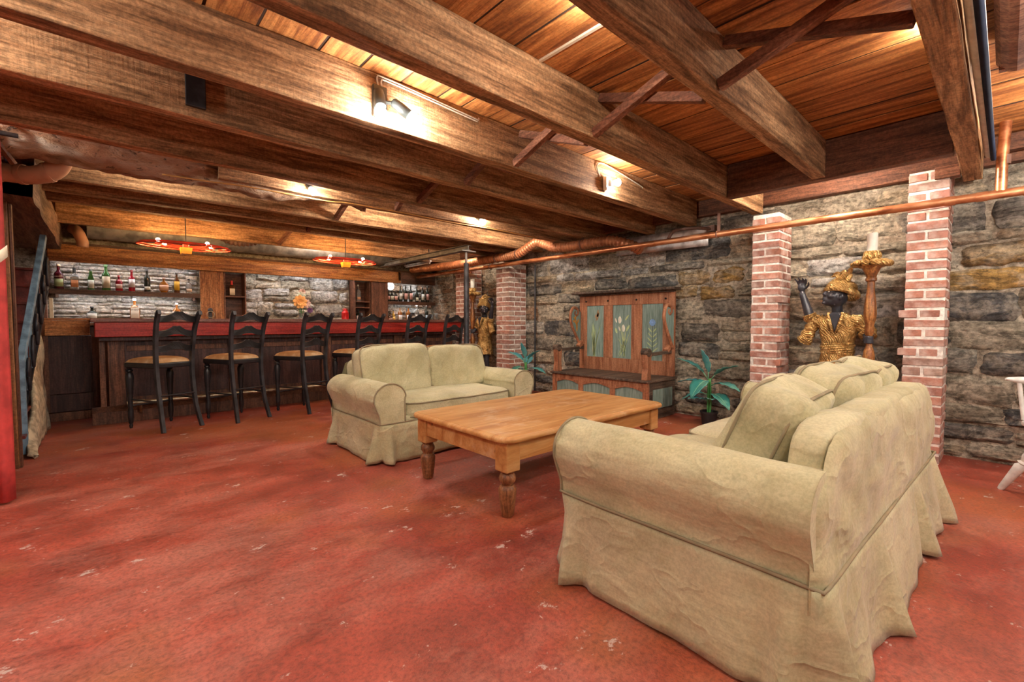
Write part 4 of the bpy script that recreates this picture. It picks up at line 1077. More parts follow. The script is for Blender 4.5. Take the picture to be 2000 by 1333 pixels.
# red lantern
rl = thing('red_lantern', 'small red metal lantern on the back counter', 'lantern', (3.165, 7.82, 1.1005)); redm = plain('red_enamel', (.60, .02, .02), .35)
MB().lathe([(.055, 0), (.06, .01), (.055, .03), (.05, .04), (.05, .16), (.058, .17), (.05, .19), (.03, .205), (.03, .23), (.012, .24)], 18).build('lantern_body', redm, rl, smooth=45)
for a in range(4):
    MB().box(-.004, .004, -.062, -.054, .03, .17, Matrix.Rotation(R(45+90*a), 4, 'Z')).build('guard', redm, rl)
MB().tube([(.05*math.cos(R(a)), 0, .2+.055*math.sin(R(a))) for a in range(0, 181, 15)], .003, 6).build('bail', redm, rl)
# bouquet with a large orange flower
fb = thing('flower_bouquet', 'vase of flowers with one large peach orange bloom before the whitewashed stones', 'flowers', (2.40, 7.72, 1.1005))
MB().lathe([(.03, 0), (.035, .01), (.04, .08), (.025, .13), (.032, .15)], 14).build('vase', GL['clear'], fb, smooth=60)
peach = plain('peach_petal', (.80, .45, .16), .6); pink = plain('pale_pink_petal', (.72, .52, .48), .6); pal = plain('pale_aqua_petal', (.60, .70, .66), .6); vio = plain('violet_petal', (.12, .05, .16), .6)
def bloom(c, r, mat, nm='flower', k=9):
    mb = MB()
    for ring_ in range(3):
        rr_ = r*(1-.3*ring_)
        for i in range(k):
            a = 2*math.pi*i/k+ring_*.4; Mx = Matrix.Rotation(a, 4, 'Y') @ Matrix.Rotation(R(20+22*ring_), 4, 'X')
            mb.ell(Vector(c)+Mx @ Vector((0, 0, rr_*.55)), (rr_*.32, rr_*.06, rr_*.5), 8, 5, Mx)
    mb.ell(c, r*.3, 8, 6)
    return mb.build(nm, mat, fb, smooth=180)
bloom((-.04, -.06, .33), .115, peach); bloom((.06, -.03, .31), .08, pink); bloom((.0, 0, .43), .075, pal); bloom((.02, .0, .50), .055, pink); bloom((.13, -.02, .20), .05, vio)
for a in ((-.04, .33), (.06, .3), (0, .43), (.02, .5), (.13, .2)): MB().tube([(0, 0, .08), (a[0]*.6, 0, a[1]*.6), (a[0], 0, a[1]-.02)], .004, 6).build('stalk', M['stem'], fb)
# ================================================================ PIPES, DUCTS, STEEL, LAMPS
# ---- copper drain pipe along the stone wall
cp = thing('copper_pipe', 'long copper pipe running along the stone wall under the joists', 'pipe', (4.6, 3.6, 1.985))
MB().tube([(0, -4.8, 0), (0, 4.42, .004)], .031, 16).build('pipe_run', M['copper'], cp, smooth=60)
for y in (-3.68, -3.46, -3.3, -.9, 2.6): MB().tube([(0, y-.028, .0), (0, y+.028, .0)], .0345, 16).build('coupling', M['copper'], cp, smooth=60)
MB().tube([(0, -3.55, .02), (.0, -3.55, .22), (0.02, -3.56, .49)], .030, 14).build('riser', M['copper'], cp, smooth=60)
MB().tube([(0.012, -3.555, .20), (0.014, -3.556, .26)], .037, 14).build('riser_collar', M['darkduct'], cp, smooth=60)
for y, z in ((-1.62, .215), (1.95, .215)):
    MB().box(-.006+.03, .006+.03, y-.014, y+.014, 0, z).build('hanger_strap', M['darkduct'], cp)
    MB().tube([(.036*math.cos(a*math.pi/8), y, .036*math.sin(a*math.pi/8)) for a in range(16)], .006, 6, True).build('hanger_loop', M['darkduct'], cp)
bp = thing('branch_pipe', 'short bent copper branch pipe above the long copper pipe', 'pipe', (4.66, 2.3, 2.0))
MB().tube(catmull([(-.04, .22, .02), (.02, .2, .10), (.10, .16, .13), (.16, .0, .13), (.34, -.12, .12)], 5), .018, 10).build('pipe_bend', M['darkduct'], bp, smooth=60)
MB().box(.28, .36, -.14, -.06, .10, .16).build('pipe_clamp', M['darkduct'], bp)
# ---- corrugated flexible duct
def corrug(pts, r, mat, pitch=.046):
    P = catmull(pts, 40); out = [P[0]]; acc = 0; L = [0]
    for a, b in zip(P[:-1], P[1:]): L.append(L[-1]+(b-a).length)
    n = int(L[-1]/(pitch/2)); Q = []; rad = []; j = 0
    for i in range(n+1):
        d = L[-1]*i/n
        while j < len(P)-2 and L[j+1] < d: j += 1
        u = (d-L[j])/max(1e-9, L[j+1]-L[j]); Q.append(P[j].lerp(P[j+1], u)); rad.append(r*(1+(.11 if i % 2 else -.10)))
    return MB().tube(Q, rad, 14)
fd = thing('flexible_duct', 'copper coloured corrugated flexible duct sagging over the loveseat', 'duct')
corrug([(4.45, 7.75, 2.12), (4.55, 6.6, 2.10), (4.60, 5.75, 2.105), (4.62, 5.15, 2.115), (4.62, 4.93, 2.122), (4.62, 4.72, 2.19), (4.63, 4.56, 2.25), (4.64, 4.40, 2.20), (4.64, 4.2, 2.13), (4.65, 3.95, 2.115), (4.66, 3.62, 2.115), (4.70, 3.35, 2.115), (4.8, 3.15, 2.06), (4.97, 3.08, 2.0)], .062, M['duct']).build('duct_hose', M['duct'], fd, smooth=35)
for (x, y, z) in ((4.62, 4.94, 2.122), (4.655, 3.74, 2.115), (4.61, 5.40, 2.112)):
    MB().tube([(x+.072*math.cos(a*math.pi/10), y, z+.072*math.sin(a*math.pi/10)) for a in range(20)], .006, 6, True).build('duct_strap', M['darkduct'], fd)
    MB().box(x-.004, x+.004, y-.01, y+.01, z+.06, 2.199).build('strap_tail', M['darkduct'], fd)
f2 = thing('dusty_duct', 'dusty brown flexible duct loop hanging above the back bar', 'duct')
corrug([(1.18, 7.32, 2.46), (1.22, 7.32, 2.36), (1.34, 7.32, 2.27), (1.50, 7.32, 2.255), (1.68, 7.32, 2.30), (1.80, 7.32, 2.38), (1.86, 7.32, 2.46)], .075, M['darkduct']).build('duct_hose', M['darkduct'], f2, smooth=35)
gd = thing('round_metal_duct', 'smooth grey round duct behind the joists above the back bar', 'duct')
MB().tube([(-.1, 7.62, 2.27), (3.9, 7.62, 2.27)], .14, 28).build('duct_body', M['greysteel'], gd, smooth=60)
for x in (.9, 2.0, 3.1):
    MB().tube([(x-.015, 7.62, 2.27), (x+.015, 7.62, 2.27)], .1425, 28).build('duct_seam', M['greysteel'], gd, smooth=60)
    MB().box(x-.01, x+.01, 7.615, 7.625, 2.40, ZC).build('duct_hanger', M['steel'], gd)
cb = thing('wrapped_pipe_stub', 'brown pipe elbow at the left end above the bar fascia', 'pipe', (-.20, 7.45, 2.05))
MB().tube(catmull([(-.02, .15, .17), (0, .05, .16), (.03, -.06, .10), (.06, -.1, .0), (.06, -.1, -.06)], 6), .055, 14).build('elbow', M['pvc'], cb, smooth=60)
# ---- steel post and beam
sp = thing('steel_post', 'black round steel post behind the loveseat', 'post', (3.80, 5.12, 0))
MB().tube([(0, 0, 0.01), (0, 0, 1.93)], .036, 18).build('shaft', M['steel'], sp, smooth=60)
MB().box(-.08, .08, -.08, .08, 0, .012).build('base_plate', M['steel'], sp)
MB().tube([(0, 0, 1.93), (0, 0, 2.09)], .018, 10).build('screw_jack', M['greysteel'], sp, smooth=60)
MB().box(-.11, .13, -.06, .09, 2.09, 2.102).build('top_plate', M['greysteel'], sp)
ib = thing('steel_beam', 'grey steel beam resting on the black post and running to the back bar', 'beam', (3.80, 6.5, 2.103))
for nm, b in (('bottom_flange', (-.05, .05, -1.44, 1.25, 0, .009)), ('web', (-.004, .004, -1.44, 1.25, .009, .066)), ('top_flange', (-.05, .05, -1.44, 1.25, .066, .075))): MB().box(*b).build(nm, M['greysteel'], ib, bevel=.002)
ft = thing('fluorescent_batten', 'unlit white batten light beside the steel beam over the bar', 'lamp', (4.25, 7.2, 2.15))
MB().box(-.02, .02, -.45, .45, 0, .03).build('batten_body', M['sheet'], ft, bevel=.004)
MB().box(-.006, .006, -.4, -.38, .03, ZC-2.15).build('drop_rod', M['steel'], ft); MB().box(-.006, .006, .38, .4, .03, ZC-2.15).build('drop_rod', M['steel'], ft)
MB().tube([(0, -.42, -.012), (0, .42, -.012)], .012, 10).build('tube_lamp', M['porcelain'], ft, smooth=60)
# ---- sheet metal flashing and conduit on the right wall
fl = MB()
fl.grid(lambda u, v: (5.065-.006*ns((u*4, v*3, 2)), 2.28+1.22*u, 1.965+.225*v+.012*u*(1-v)), 12, 4)
tag(fl.build('metal_flashing', M['sheet'], smooth=180, solid=.004), 'stained galvanised metal sheet on the wall above the settle bench', 'metal sheet')
tag(MB().tube([(5.05, 5.0, .02), (5.05, 5.0, 2.0)], .014, 10).build('conduit', M['steel'], smooth=60), 'dark vertical conduit beside the brick pillar behind the loveseat', 'conduit')
# ---- upper right: insulated pipe along the joist, boxed duct
tag(MB().tube([(1.2, .115, 2.27), (4.5, .108, 2.25)], .028, 12).build('insulated_pipe', M['white'], smooth=60), 'pale grey pipe strapped to the rightmost joist', 'pipe')
tag(MB().tube([(1.2, .10, 2.215), (4.5, .09, 2.21)], .014, 10).build('blue_cable', M['darkcable'], smooth=60), 'dark blue cable under the pale grey pipe', 'cable')
def bd(u, v):
    a = -90+180*v; X = 1.6+1.68*u
    return (X, .03-.10*math.cos(R(a))*1.0, 2.40+.07*math.sin(R(a)))
bx = thing('boxed_duct', 'brown painted duct with rounded side under the ceiling at the top right', 'duct', (2.44, .0, 2.39))
P = [(-.075, .085), (.075, .085), (.075, -.075), (.0, -.085)]+[(-.0-.075*math.sin(R(a)), .0-.085*math.cos(R(a))) for a in (20, 45, 70)]
MB().prism(P, -.84, .84, Matrix.Rotation(R(-90), 4, 'Z')).build('duct_body', M['brace'], bx, bevel=.01, seg=3)
MB().box(.80, .845, -.05, .06, -.07, .07).build('duct_end', M['brace'], bx)
# ---- drain pipe and valves, top left
dp = thing('drain_pipe', 'orange brown drain pipe elbow at the upper left by the curtain', 'pipe', (-.35, 4.50, 2.10))
MB().tube([(-.9, .04, .0), (-.12, .02, .0)], .058, 18).build('pipe_run', M['white'], dp, smooth=60)
MB().tube(catmull([(-.12, .02, 0), (-.04, .01, 0), (.04, -.03, 0), (.12, -.065, .03), (.17, -.075, .10), (.19, -.075, .25)], 5), .060, 18).build('elbow', M['pvc'], dp, smooth=60)
for p, q in (((-.15, .024, 0), (-.11, .018, 0)), ((-.03, .008, 0), (-.005, -.005, 0)), ((.10, -.057, .02), (.118, -.064, .028))): MB().tube([p, q], .066, 18).build('collar', M['pvc'], dp, smooth=60)
vl = thing('blue_valves', 'blue plastic valves on top of the drain pipe', 'valve', (-.47, 4.52, 2.172))
MB().tube([(-.12, .0, .03), (.02, -.01, .03)], .022, 12).build('valve_body', M['white'], vl, smooth=60)
for x in (-.09, -.03, .045): MB().tube([(x-.018, -.004, .03), (x+.018, -.006, .03)], .03, 12).build('valve_cap', M['bluevalve'], vl, smooth=60)
MB().tube([(.05, -.02, .03), (.06, -.05, .07)], .026, 12).build('valve_knob', M['bluevalve'], vl, smooth=60)
MB().tube(catmull([(.05, -.02, .055), (.06, -.0, .09), (.02, .02, .10)], 5), .004, 6).build('yellow_wire', M['cord'], vl)

# ---- lamps
def bulbshape(r=.03, L=.085):
    return [(r*.42, 0), (r*.45, L*.25), (r*.75, L*.42), (r, L*.64), (r*.95, L*.8), (r*.6, L*.95), (r*.12, L)]
def aim(loc, d):
    return Matrix.Translation(loc) @ Vector(d).to_track_quat('Z', 'Y').to_matrix().to_4x4()
fx = thing('twin_floodlight', 'black twin socket lamp with two lit bulbs on the big joist', 'lamp', (1.17, 2.383, 2.32))
MB().box(-.04, .04, -.025, 0, -.085, .085).build('junction_box', M['socket'], fx, bevel=.005)
for i, (base, d) in enumerate((((-.02, -.045, .03), (-.05, -.35, -1)), ((.075, -.05, 0.0), (.85, -.35, -.62)))):
    Mx = aim(base, d)
    sk_ = MB().lathe([(.016, -.02), (.026, -.01), (.030, .03), (.030, .085), (.027, .09)], 16, Mx).build('socket', M['socket'], fx, smooth=50)
    MB().lathe([(.0, .085)]+[(r, .085+z) for r, z in bulbshape(.034, .085)], 16, Mx).build('bulb', M['bulb'], fx, smooth=180)
    MB().tube([(0 if i else -.02, -.02, .0), base], .011, 8).build('swivel_arm', M['socket'], fx)
cbl = thing('white_cable_run', 'cream cable stapled along the joist to the twin floodlight', 'cable')
MB().tube(catmull([(1.17, 2.377, 2.40), (1.16, 2.372, 2.455), (1.22, 2.372, 2.462), (1.5, 2.374, 2.45), (1.75, 2.374, 2.437), (1.86, 2.374, 2.43), (1.87, 2.376, 2.445)], 8), .0048, 6).build('cable', M['cable'], cbl, smooth=180)
MB().tube(catmull([(1.19, 2.378, 2.40), (1.185, 2.372, 2.442), (1.23, 2.373, 2.449), (1.5, 2.373, 2.437), (1.75, 2.374, 2.424), (1.86, 2.374, 2.418)], 8), .0048, 6).build('cable', M['cable'], cbl, smooth=180)
def panlamp(nm, lb, loc, d, disc=True, r=.03, bm='bulb'):
    f = thing(nm, lb, 'lamp', loc); Mx = aim((0, 0, 0), d)
    if disc: MB().lathe([(.055, 0), (.058, .012), (.055, .03), (.03, .042)], 24, Mx).build('porcelain_base', M['porcelain'], f, smooth=50)
    MB().lathe([(.024, .0 if not disc else .04), (.026, .06), (.022, .075)], 16, Mx).build('socket', M['porcelain'] if disc else M['socket'], f, smooth=50)
    MB().lathe([(0, .07)]+[(a, .07+z) for a, z in bulbshape(r, .08)], 16, Mx).build('bulb', M[bm], f, smooth=180)
    return f
pl = panlamp('porcelain_lamp', 'round white porcelain lampholder with lit bulb on the big joist', (3.24, 2.383, 2.30), (.75, -1, .05))
MB().tube(catmull([(3.19, 2.377, 2.35), (3.14, 2.375, 2.42), (3.20, 2.372, 2.465), (3.4, 2.372, 2.45), (3.8, 2.374, 2.40), (3.85, 2.374, 2.385)], 8), .005, 6).build('lamp_cable', M['cable'], None, smooth=180)
tag(bpy.data.objects['lamp_cable'], 'white cable looping from the porcelain lampholder along the joist', 'cable')
panlamp('joist_lamp', 'lit bulb on the joist above the third bar stool', (1.36, 4.117, 2.295), (.05, -.75, -.6), False)
panlamp('joist_lamp', 'lit bulb on the joist above the right loveseat cushion', (3.22, 4.117, 2.315), (.05, -.75, -.6), False)
cd = MB().tube(catmull([(.35, 4.10, 2.16), (.6, 4.11, 2.17), (.9, 4.08, 2.175), (1.5, 4.10, 2.18), (1.7, 4.10, 2.195), (2.2, 4.10, 2.20), (2.8, 4.10, 2.19), (3.4, 4.10, 2.20), (4.2, 4.10, 2.19)], 8), .006, 6).build('hanging_cord', M['cord'], smooth=180)
tag(cd, 'thin tan cord drooping along the rotten log joist', 'cord')
for (x, y, lb) in ((.77, 6.62, 'red hoop chandelier with amber bulbs above the left bar stools'), (2.70, 6.62, 'red hoop chandelier with amber bulbs above the middle of the bar')):
    c = thing('hoop_chandelier', lb, 'chandelier', (x, y, 2.0), 0, 'red hoop chandeliers over the bar')
    R0 = .46
    for rr_, zz in ((R0, 0), (R0-.03, .02), (R0*.62, .012)):
        MB().tube([(rr_*math.cos(2*math.pi*i/56), rr_*.62*math.sin(2*math.pi*i/56), zz) for i in range(56)], .0075, 8, True).build('hoop', M['redneon'], c, smooth=180)
    for k in range(8):
        a = 2*math.pi*k/8
        MB().tube([(.05*math.cos(a), .05*math.sin(a), .01), (R0*math.cos(a), R0*.62*math.sin(a), 0)], .004, 6).build('spoke', M['redneon'], c)
    MB().add([(-.06, -.05, -.01), (.06, -.05, -.01), (.06, .05, -.01), (-.06, .05, -.01), (-.05, -.042, -.085), (.05, -.042, -.085), (.05, .042, -.085), (-.05, .042, -.085)], [(0,1,2,3), (4,7,6,5), (0,4,5,1), (1,5,6,2), (2,6,7,3), (3,7,4,0)]).build('glass_box', M['yellowglow'], c, bevel=.004)
    MB().box(-.03, .03, -.03, .03, -.01, .05).build('hub', M['redneon'], c, bevel=.006)
    MB().tube([(0, 0, .05), (0, 0, ZC-2.0)], .006, 6).build('chain', M['iron'], c)
    for k in range(4):
        a = R(35+90*k); bx_, by_ = R0*.72*math.cos(a), R0*.62*.72*math.sin(a)
        MB().tube([(bx_, by_, .0), (bx_, by_, .022)], .012, 10).build('bulb_holder', M['redneon'], c, smooth=60)
        MB().ell((bx_, by_, .04), .021, 12, 8).build('bulb', M['amber'], c, smooth=180)
# lamp in the roof over the statue niche, hidden behind the header
panlamp('niche_lamp', 'bulb over the statue niche behind the header beam', (4.34, 1.02, ZC-.001), (0, 0, -1), True, .044, 'hidbulb')
for x, y, lb in ((.35, 4.262, 'added bulb on the hidden side of a joist above the left stools'), (2.3, 4.262, 'added bulb on the hidden side of a joist above the middle stools'), (4.0, 4.262, 'added bulb on the hidden side of a joist above the right stools'),
                 (2.75, .257, 'added bulb on the hidden side of the joist above the large sofa cushions')):  # unseen bulbs added for extra light over the stools and sofa
    panlamp('added_joist_lamp', lb, (x, y, 2.41 if y > 3 else 2.445), (0, .7, -.7) if y > 3 else (1, .08, .0), False, .03 if y > 3 else .016, 'hidbulb' if y > 3 else 'bulb')
panlamp('added_joist_lamp', 'added bulb on the hidden side of the joist between the braces', (1.5, 1.045, 2.41), (.3, .8, -.1), False, .025, 'bulb')  # unseen bulb added to light the planks of this bay
for x, y, lb in ((4.3, 5.883, 'added bulb on the hidden side of a joist near the far niche'), (2.6, 7.083, 'added bulb on the hidden side of the last joist before the back bar')):  # unseen bulbs added to light the far niche and the back bar
    panlamp('added_joist_lamp', lb, (x, y, 2.41), (0, .7, -.5), False, .024, 'hidbulb')
for x0, x1, lb in ((-.38, .98, 'added light strip under the left liquor shelf'), (4.08, 4.96, 'added light strip under the wine shelf'), (-.40, 1.0, 'light strip under the fascia over the left liquor shelf'), (1.7, 3.28, 'light strip under the fascia over the whitewashed stones'), (4.02, 4.9, 'light strip under the fascia over the wine shelf')):  # the under-shelf strips are added to brighten the lower wall
    ls = thing('light_strip', lb, 'lamp', ((x0+x1)/2, 7.87, 1.882) if 'fascia' in lb else ((x0+x1)/2, 7.856, 1.455 if x0 < 2 else 1.445), 0, 'light strips of the back bar')
    MB().box(-(x1-x0)/2, (x1-x0)/2, -.012, .012, .004, .0145).build('strip_housing', M['sheet'], ls)
    MB().box(-(x1-x0)/2+.01, (x1-x0)/2-.01, -.008, .008, 0, .004).build('diffuser', M['strip'], ls)
for x, y, lb in ((.2, -.523, 'added bare bulb on the joist just behind the viewpoint'), (2.2, -.523, 'added bare bulb on the joist behind the large sofa'), (4.0, -.523, 'added bare bulb on the joist above the white chair'), (1.2, -1.283, 'added bare bulb on the second joist behind the viewpoint'), (-1.3, -.523, 'added bare bulb on the joist at the near left'), (3.2, -1.283, 'added bare bulb on the second joist behind the large sofa')):  # unseen bulbs added behind the viewpoint to light the joists and room
    panlamp('added_ceiling_bulb', lb, (x, y, 2.32), (0, .8, -.6), False, .034, 'nearbulb')
for x, y, lb in ((-.75, 1.788, 'unseen added bulb on a joist end left of the picture, nearest the viewpoint'), (-.85, 2.488, 'unseen added bulb on a joist end left of the picture, second from the viewpoint'), (-.95, 3.788, 'unseen added bulb on a joist end above the red curtain')):  # unseen bulbs added to light the left ends of the joists
    panlamp('added_side_bulb', lb, (x, y, 2.33), (.2, .8, -.4), False, .03, 'nearbulb')
# unseen globe lamps added behind the viewpoint as fill light
for (x, y, lb) in ((-1.0, -.95, 'added globe floor lamp at the near left of the cellar'), (1.6, -1.75, 'added globe floor lamp in the middle behind the viewpoint'), (4.2, -1.7, 'added globe floor lamp at the near right of the cellar')):
    f = thing('added_globe_lamp', lb, 'lamp', (x, y, 0), 0, 'added globe floor lamps behind the viewpoint')
    MB().lathe([(.16, 0), (.16, .015), (.03, .03)], 24).build('lamp_base', M['steel'], f, smooth=50)
    MB().tube([(0, 0, .03), (0, 0, 1.55)], .012, 10).build('lamp_pole', M['steel'], f, smooth=60)
    MB().ell((0, 0, 1.66), .12, 24, 16).build('globe', M['globe'], f, smooth=180)
# ================================================================ LEFT SIDE: CURTAIN, POST, STAIRS
ct = thing('red_curtain', 'red pleated curtain at the left edge of the picture', 'curtain', (-1.0, 4.05, 0))
def cu_(u, v):
    x = -.62+1.20*u; z = .015+2.20*v
    return (x, .035*math.sin(u*70)+.02*ns((u*9, v*1.5, 2)), z)
MB().grid(cu_, 150, 10).build('cloth', M['redcurtain'], ct, smooth=180, solid=.004)
MB().tube([(-.66, 0, 2.225), (.66, 0, 2.225)], .014, 10).build('rod', M['iron'], ct, smooth=60)
tb = MB().grid(lambda u, v: (.36+.24*u, -.045-.03*math.sin(u*3.1), 1.33+.16*u*u+.07*v), 12, 2).build('tieback', M['cream'], ct, smooth=180, solid=.004)
hb = thing('cord_hook', 'cream cord and wooden bracket above the red curtain', 'hook', (-.47, 4.12, 2.26))
MB().bar((-.02, 0, .02), (.09, .12, -.16), .03, .02).build('bracket', M['postwood'], hb)
MB().tube(catmull([(-.04, -.03, .12), (.015, -.03, .10), (.02, -.03, .02), (-.01, -.03, -.02), (-.05, -.03, -.02)], 5), .008, 8).build('cord', M['cable'], hb, smooth=180)
ps = thing('door_post', 'scuffed orange brown wooden post beside the red curtain', 'post', (-.52, 5.02, 0))
MB().add([(-.06, -.05, 0), (.035, -.05, 0), (.035, .05, 0), (-.06, .05, 0), (-.055, -.05, 2.0), (.03, -.05, 2.0), (.03, .05, 2.0), (-.055, .05, 2.0)], [(3,2,1,0), (4,5,6,7), (0,1,5,4), (1,2,6,5), (2,3,7,6), (3,0,4,7)]).build('post', M['postwood'], ps, bevel=.006)
MB().box(.036, .048, -.03, .03, 0, 1.98).build('stop_strip', M['barpost'], ps)
stt = thing('staircase', 'oxblood painted stairs climbing behind the blue iron railing', 'stairs', (-.86, 5.3, 0))
for i in range(9):
    z = .185*i; y = .20*i
    MB().box(-.40, .36, y, y+.02, z, z+.165).build('riser', M['stairred'], stt)
    MB().box(-.40, .385, y-.03, y+.22, z+.165, z+.19).build('tread', M['stairred'], stt, bevel=.006)
def plas(u, v):
    y = -.06+1.5*u; zt = max(.06, .72*(1-abs(u-.62)/.62) if u < .62 else .72+.75*(u-.62)); z = zt*v
    return (.395+.028*ns((y*4, z*4, 1))+.04*math.sin(math.pi*v)*(1-u)+.03*(1-v), y, z)
MB().grid(plas, 40, 16).build('plaster_stringer', M['plaster'], stt, smooth=180, solid=.03)
rl_ = thing('iron_railing', 'black scrolled iron railing with blue top bar on the stairs', 'railing', (-.475, 5.3, 0))
def rp(u): return (-.02+.10*u, .10+.95*u, .78+1.16*u)
MB().bar(rp(0), rp(1), .045, .05).build('top_bar', M['blue'], rl_, bevel=.004)
MB().bar((-.02, .10, .34), (.08, 1.05, 1.40), .03, .03).build('bottom_bar', M['iron'], rl_)
for k in range(7):
    u = k/6; a = rp(u)
    MB().bar((a[0], a[1], .34+1.06*u-.02), (a[0], a[1], a[2]), .05 if k in (0, 6) else .022, .022, (1, 0, 0)).build('baluster', M['blue'] if k < 3 else M['iron'], rl_)
for k in range(6):
    u = (k+.5)/6; a = rp(u); c = (.56+1.11*u); sg_ = 1 if k % 2 else -1
    MB().tube([(a[0]+.03, a[1]+sg_*.07*(1-s/34)*math.cos(s*.42), c+.17*(1-s/34)*math.sin(s*.42)) for s in range(30)], .011, 8).build('scroll', M['iron'], rl_, smooth=180)
MB().bar((-.02, .10, 0.02), (-.02, .10, .80), .045, .045, (1, 0, 0)).build('newel', M['blue'], rl_)
# ================================================================ STATUES
def statue(nm, lb, cx, cy, mir, lbc):
    """local: x = to the viewer's right when seen from the room, front = -y. rotated so that -y looks at -x world"""
    t = thing(nm, lb, 'statue', (cx, cy, 0), -math.pi/2); s = mir
    m = Matrix.Scale(s, 4, (1, 0, 0))
    def X(p): return (p[0]*s, p[1], p[2])
    zb = .18
    # pedestal
    MB().lathe([(.20, 0), (.20, .05), (.175, .06), (.165, .12), (.185, .135), (.185, .18)], 24).build('pedestal', M['gold'], t, smooth=45)
    # skin: legs, neck, head, hands and forearms in one body mesh
    b = MB()
    def cap(p, q, r0, r1, n=10):
        P = [Vector(X(p)), Vector(X(q))]; b.tube([P[0].lerp(P[1], k/4) for k in range(5)], [r0+(r1-r0)*k/4 for k in range(5)], n); b.ell(P[0], r0, n, 6); b.ell(P[1], r1, n, 6)
    for k in (-1, 1):
        cap((k*.065, .0, .70), (k*.07, -.015, .47), .058, .042); cap((k*.07, -.015, .47), (k*.07, .02, .235), .044, .026)
        b.ell(X((k*.072, -.035, .205)), (.030, .065, .026), 10, 6); cap((k*.07, .015, .24), (k*.07, -.0, .205), .027, .028)
    cap((0, .005, .68), (0, .0, .95), .09, .085); cap((0, 0, .95), (0, .0, 1.10), .085, .08)
    cap((0, 0, 1.08), (-.008, -.012, 1.24), .045, .042)
    hM = Matrix.Rotation(R(-55*s), 4, 'Z') @ Matrix.Rotation(R(-20), 4, 'X')
    hc = Vector(X((-.012, -.02, 1.335)))
    def hp(p): q = hM @ Vector((p[0]*s, p[1], p[2])); return hc+q
    b.ell(hc, (.076, .092, .105), 16, 12, hM); b.ell(hp((0, -.035, -.055)), (.052, .052, .05), 12, 8, hM)      # skull, jaw
    b.ell(hp((0, -.094, -.008)), (.014, .018, .024), 8, 6, hM); b.ell(hp((0, -.098, -.02)), (.02, .014, .011), 8, 6, hM)  # nose
    b.ell(hp((0, -.083, -.05)), (.026, .014, .008), 8, 6, hM); b.ell(hp((0, -.082, -.064)), (.023, .014, .009), 8, 6, hM)  # lips
    b.ell(hp((0, -.07, -.09)), (.022, .02, .016), 8, 6, hM)
    for k in (-1, 1):
        b.ell(hp((k*.032, -.078, .028)), (.026, .012, .008), 8, 6, hM); b.ell(hp((k*.045, -.062, -.025)), (.024, .024, .022), 8, 6, hM)
        b.ell(hp((k*.078, .008, -.01)), (.010, .02, .03), 8, 6, hM)
    # raised arm
    cap((-.15, -.01, 1.10), (-.21, -.04, 1.16), .044, .040); cap((-.205, -.04, 1.15), (-.265, -.06, 1.36), .042, .027)
    wr = Vector((-.268, -.062, 1.385))
    b.ell(X(wr+Vector((-.004, 0, .04))), (.036, .02, .045), 10, 7)
    for i, (fx_, L_, ln) in enumerate(((-.032, .052, -.25), (-.012, .062, -.08), (.010, .060, .06), (.030, .048, .2))):
        a = wr+Vector((fx_, -.002, .072)); mid = a+Vector((ln*.03, -.014, L_*.5)); e = mid+Vector((ln*.02-.004, -.028, L_*.32))
        cap(a, mid, .0095, .009, 7); cap(mid, e, .009, .0075, 7)
    a = wr+Vector((.034, -.006, .03)); cap(a, a+Vector((.022, -.014, .026)), .010, .009, 7); cap(a+Vector((.022, -.014, .026)), a+Vector((.024, -.03, .05)), .009, .0075, 7)
    # lowered arm holding the torch
    cap((.15, -.01, 1.10), (.205, .01, 1.02), .044, .040); cap((.205, .01, 1.02), (.22, -.05, .965), .040, .030)
    hd = Vector((.236, -.075, .955)); b.ell(X(hd+Vector((-.018, .018, 0))), (.032, .026, .034), 10, 7)
    for i in range(4):
        z = .025-.017*i
        P = [hd+Vector((.030*math.cos(R(a_))*1.0, .030*math.sin(R(a_)), z)) for a_ in (170, 215, 260, 305, 345)]
        b.tube([X(p) for p in P], [.0095, .0095, .009, .0085, .007], 7)
    P = [hd+Vector((.030*math.cos(R(a_)), .030*math.sin(R(a_)), .042)) for a_ in (130, 80, 35, 0)]
    b.tube([X(p) for p in P], [.011, .010, .009, .008], 7)
    b.build('body', M['ebony'], t, remesh=.0062)
    e = MB(); w_ = MB()
    for k in (-1, 1): w_.ell(hp((k*.030, -.083, .010)), (.013, .006, .006), 8, 6, hM)
    w_.build('eyes', M['wax'], t, smooth=180)
    # clothes: tunic with open collar, sash, skirt, sleeves
    c = MB(); n = 26
    def ringz(z, rx, ry, fold, off=(0, 0)):
        return [(s*(off[0]+(rx+fold*math.sin(9*2*math.pi*j/n+z*20))*math.cos(2*math.pi*j/n)), off[1]+(ry+fold*math.sin(9*2*math.pi*j/n+z*20))*math.sin(2*math.pi*j/n), z) for j in range(n)]
    rows = [(.565, .150, .125, .012), (.60, .148, .122, .011), (.70, .136, .112, .007), (.80, .122, .10, .004), (.86, .108, .092, .002), (.90, .112, .095, .004), (.96, .122, .100, .003), (1.04, .140, .104, .003), (1.10, .148, .096, .001), (1.145, .118, .075, 0), (1.17, .072, .058, 0), (1.185, .062, .052, 0)]
    V = []; F = []
    for r_ in rows: V += ringz(*r_)
    for i in range(len(rows)-1):
        for j in range(n): F.append((i*n+j, i*n+(j+1) % n, (i+1)*n+(j+1) % n, (i+1)*n+j))
    c.add(V, F)
    tun = c.build('tunic', M['gold'], t, smooth=180, solid=-.006, sub=1)
    v = MB().prism([(0, 1.01), (.045, 1.17), (.03, 1.19), (-.03, 1.19), (-.045, 1.17)], -.118, -.06); v.build('open_neck', M['ebony'], t, bevel=.01)
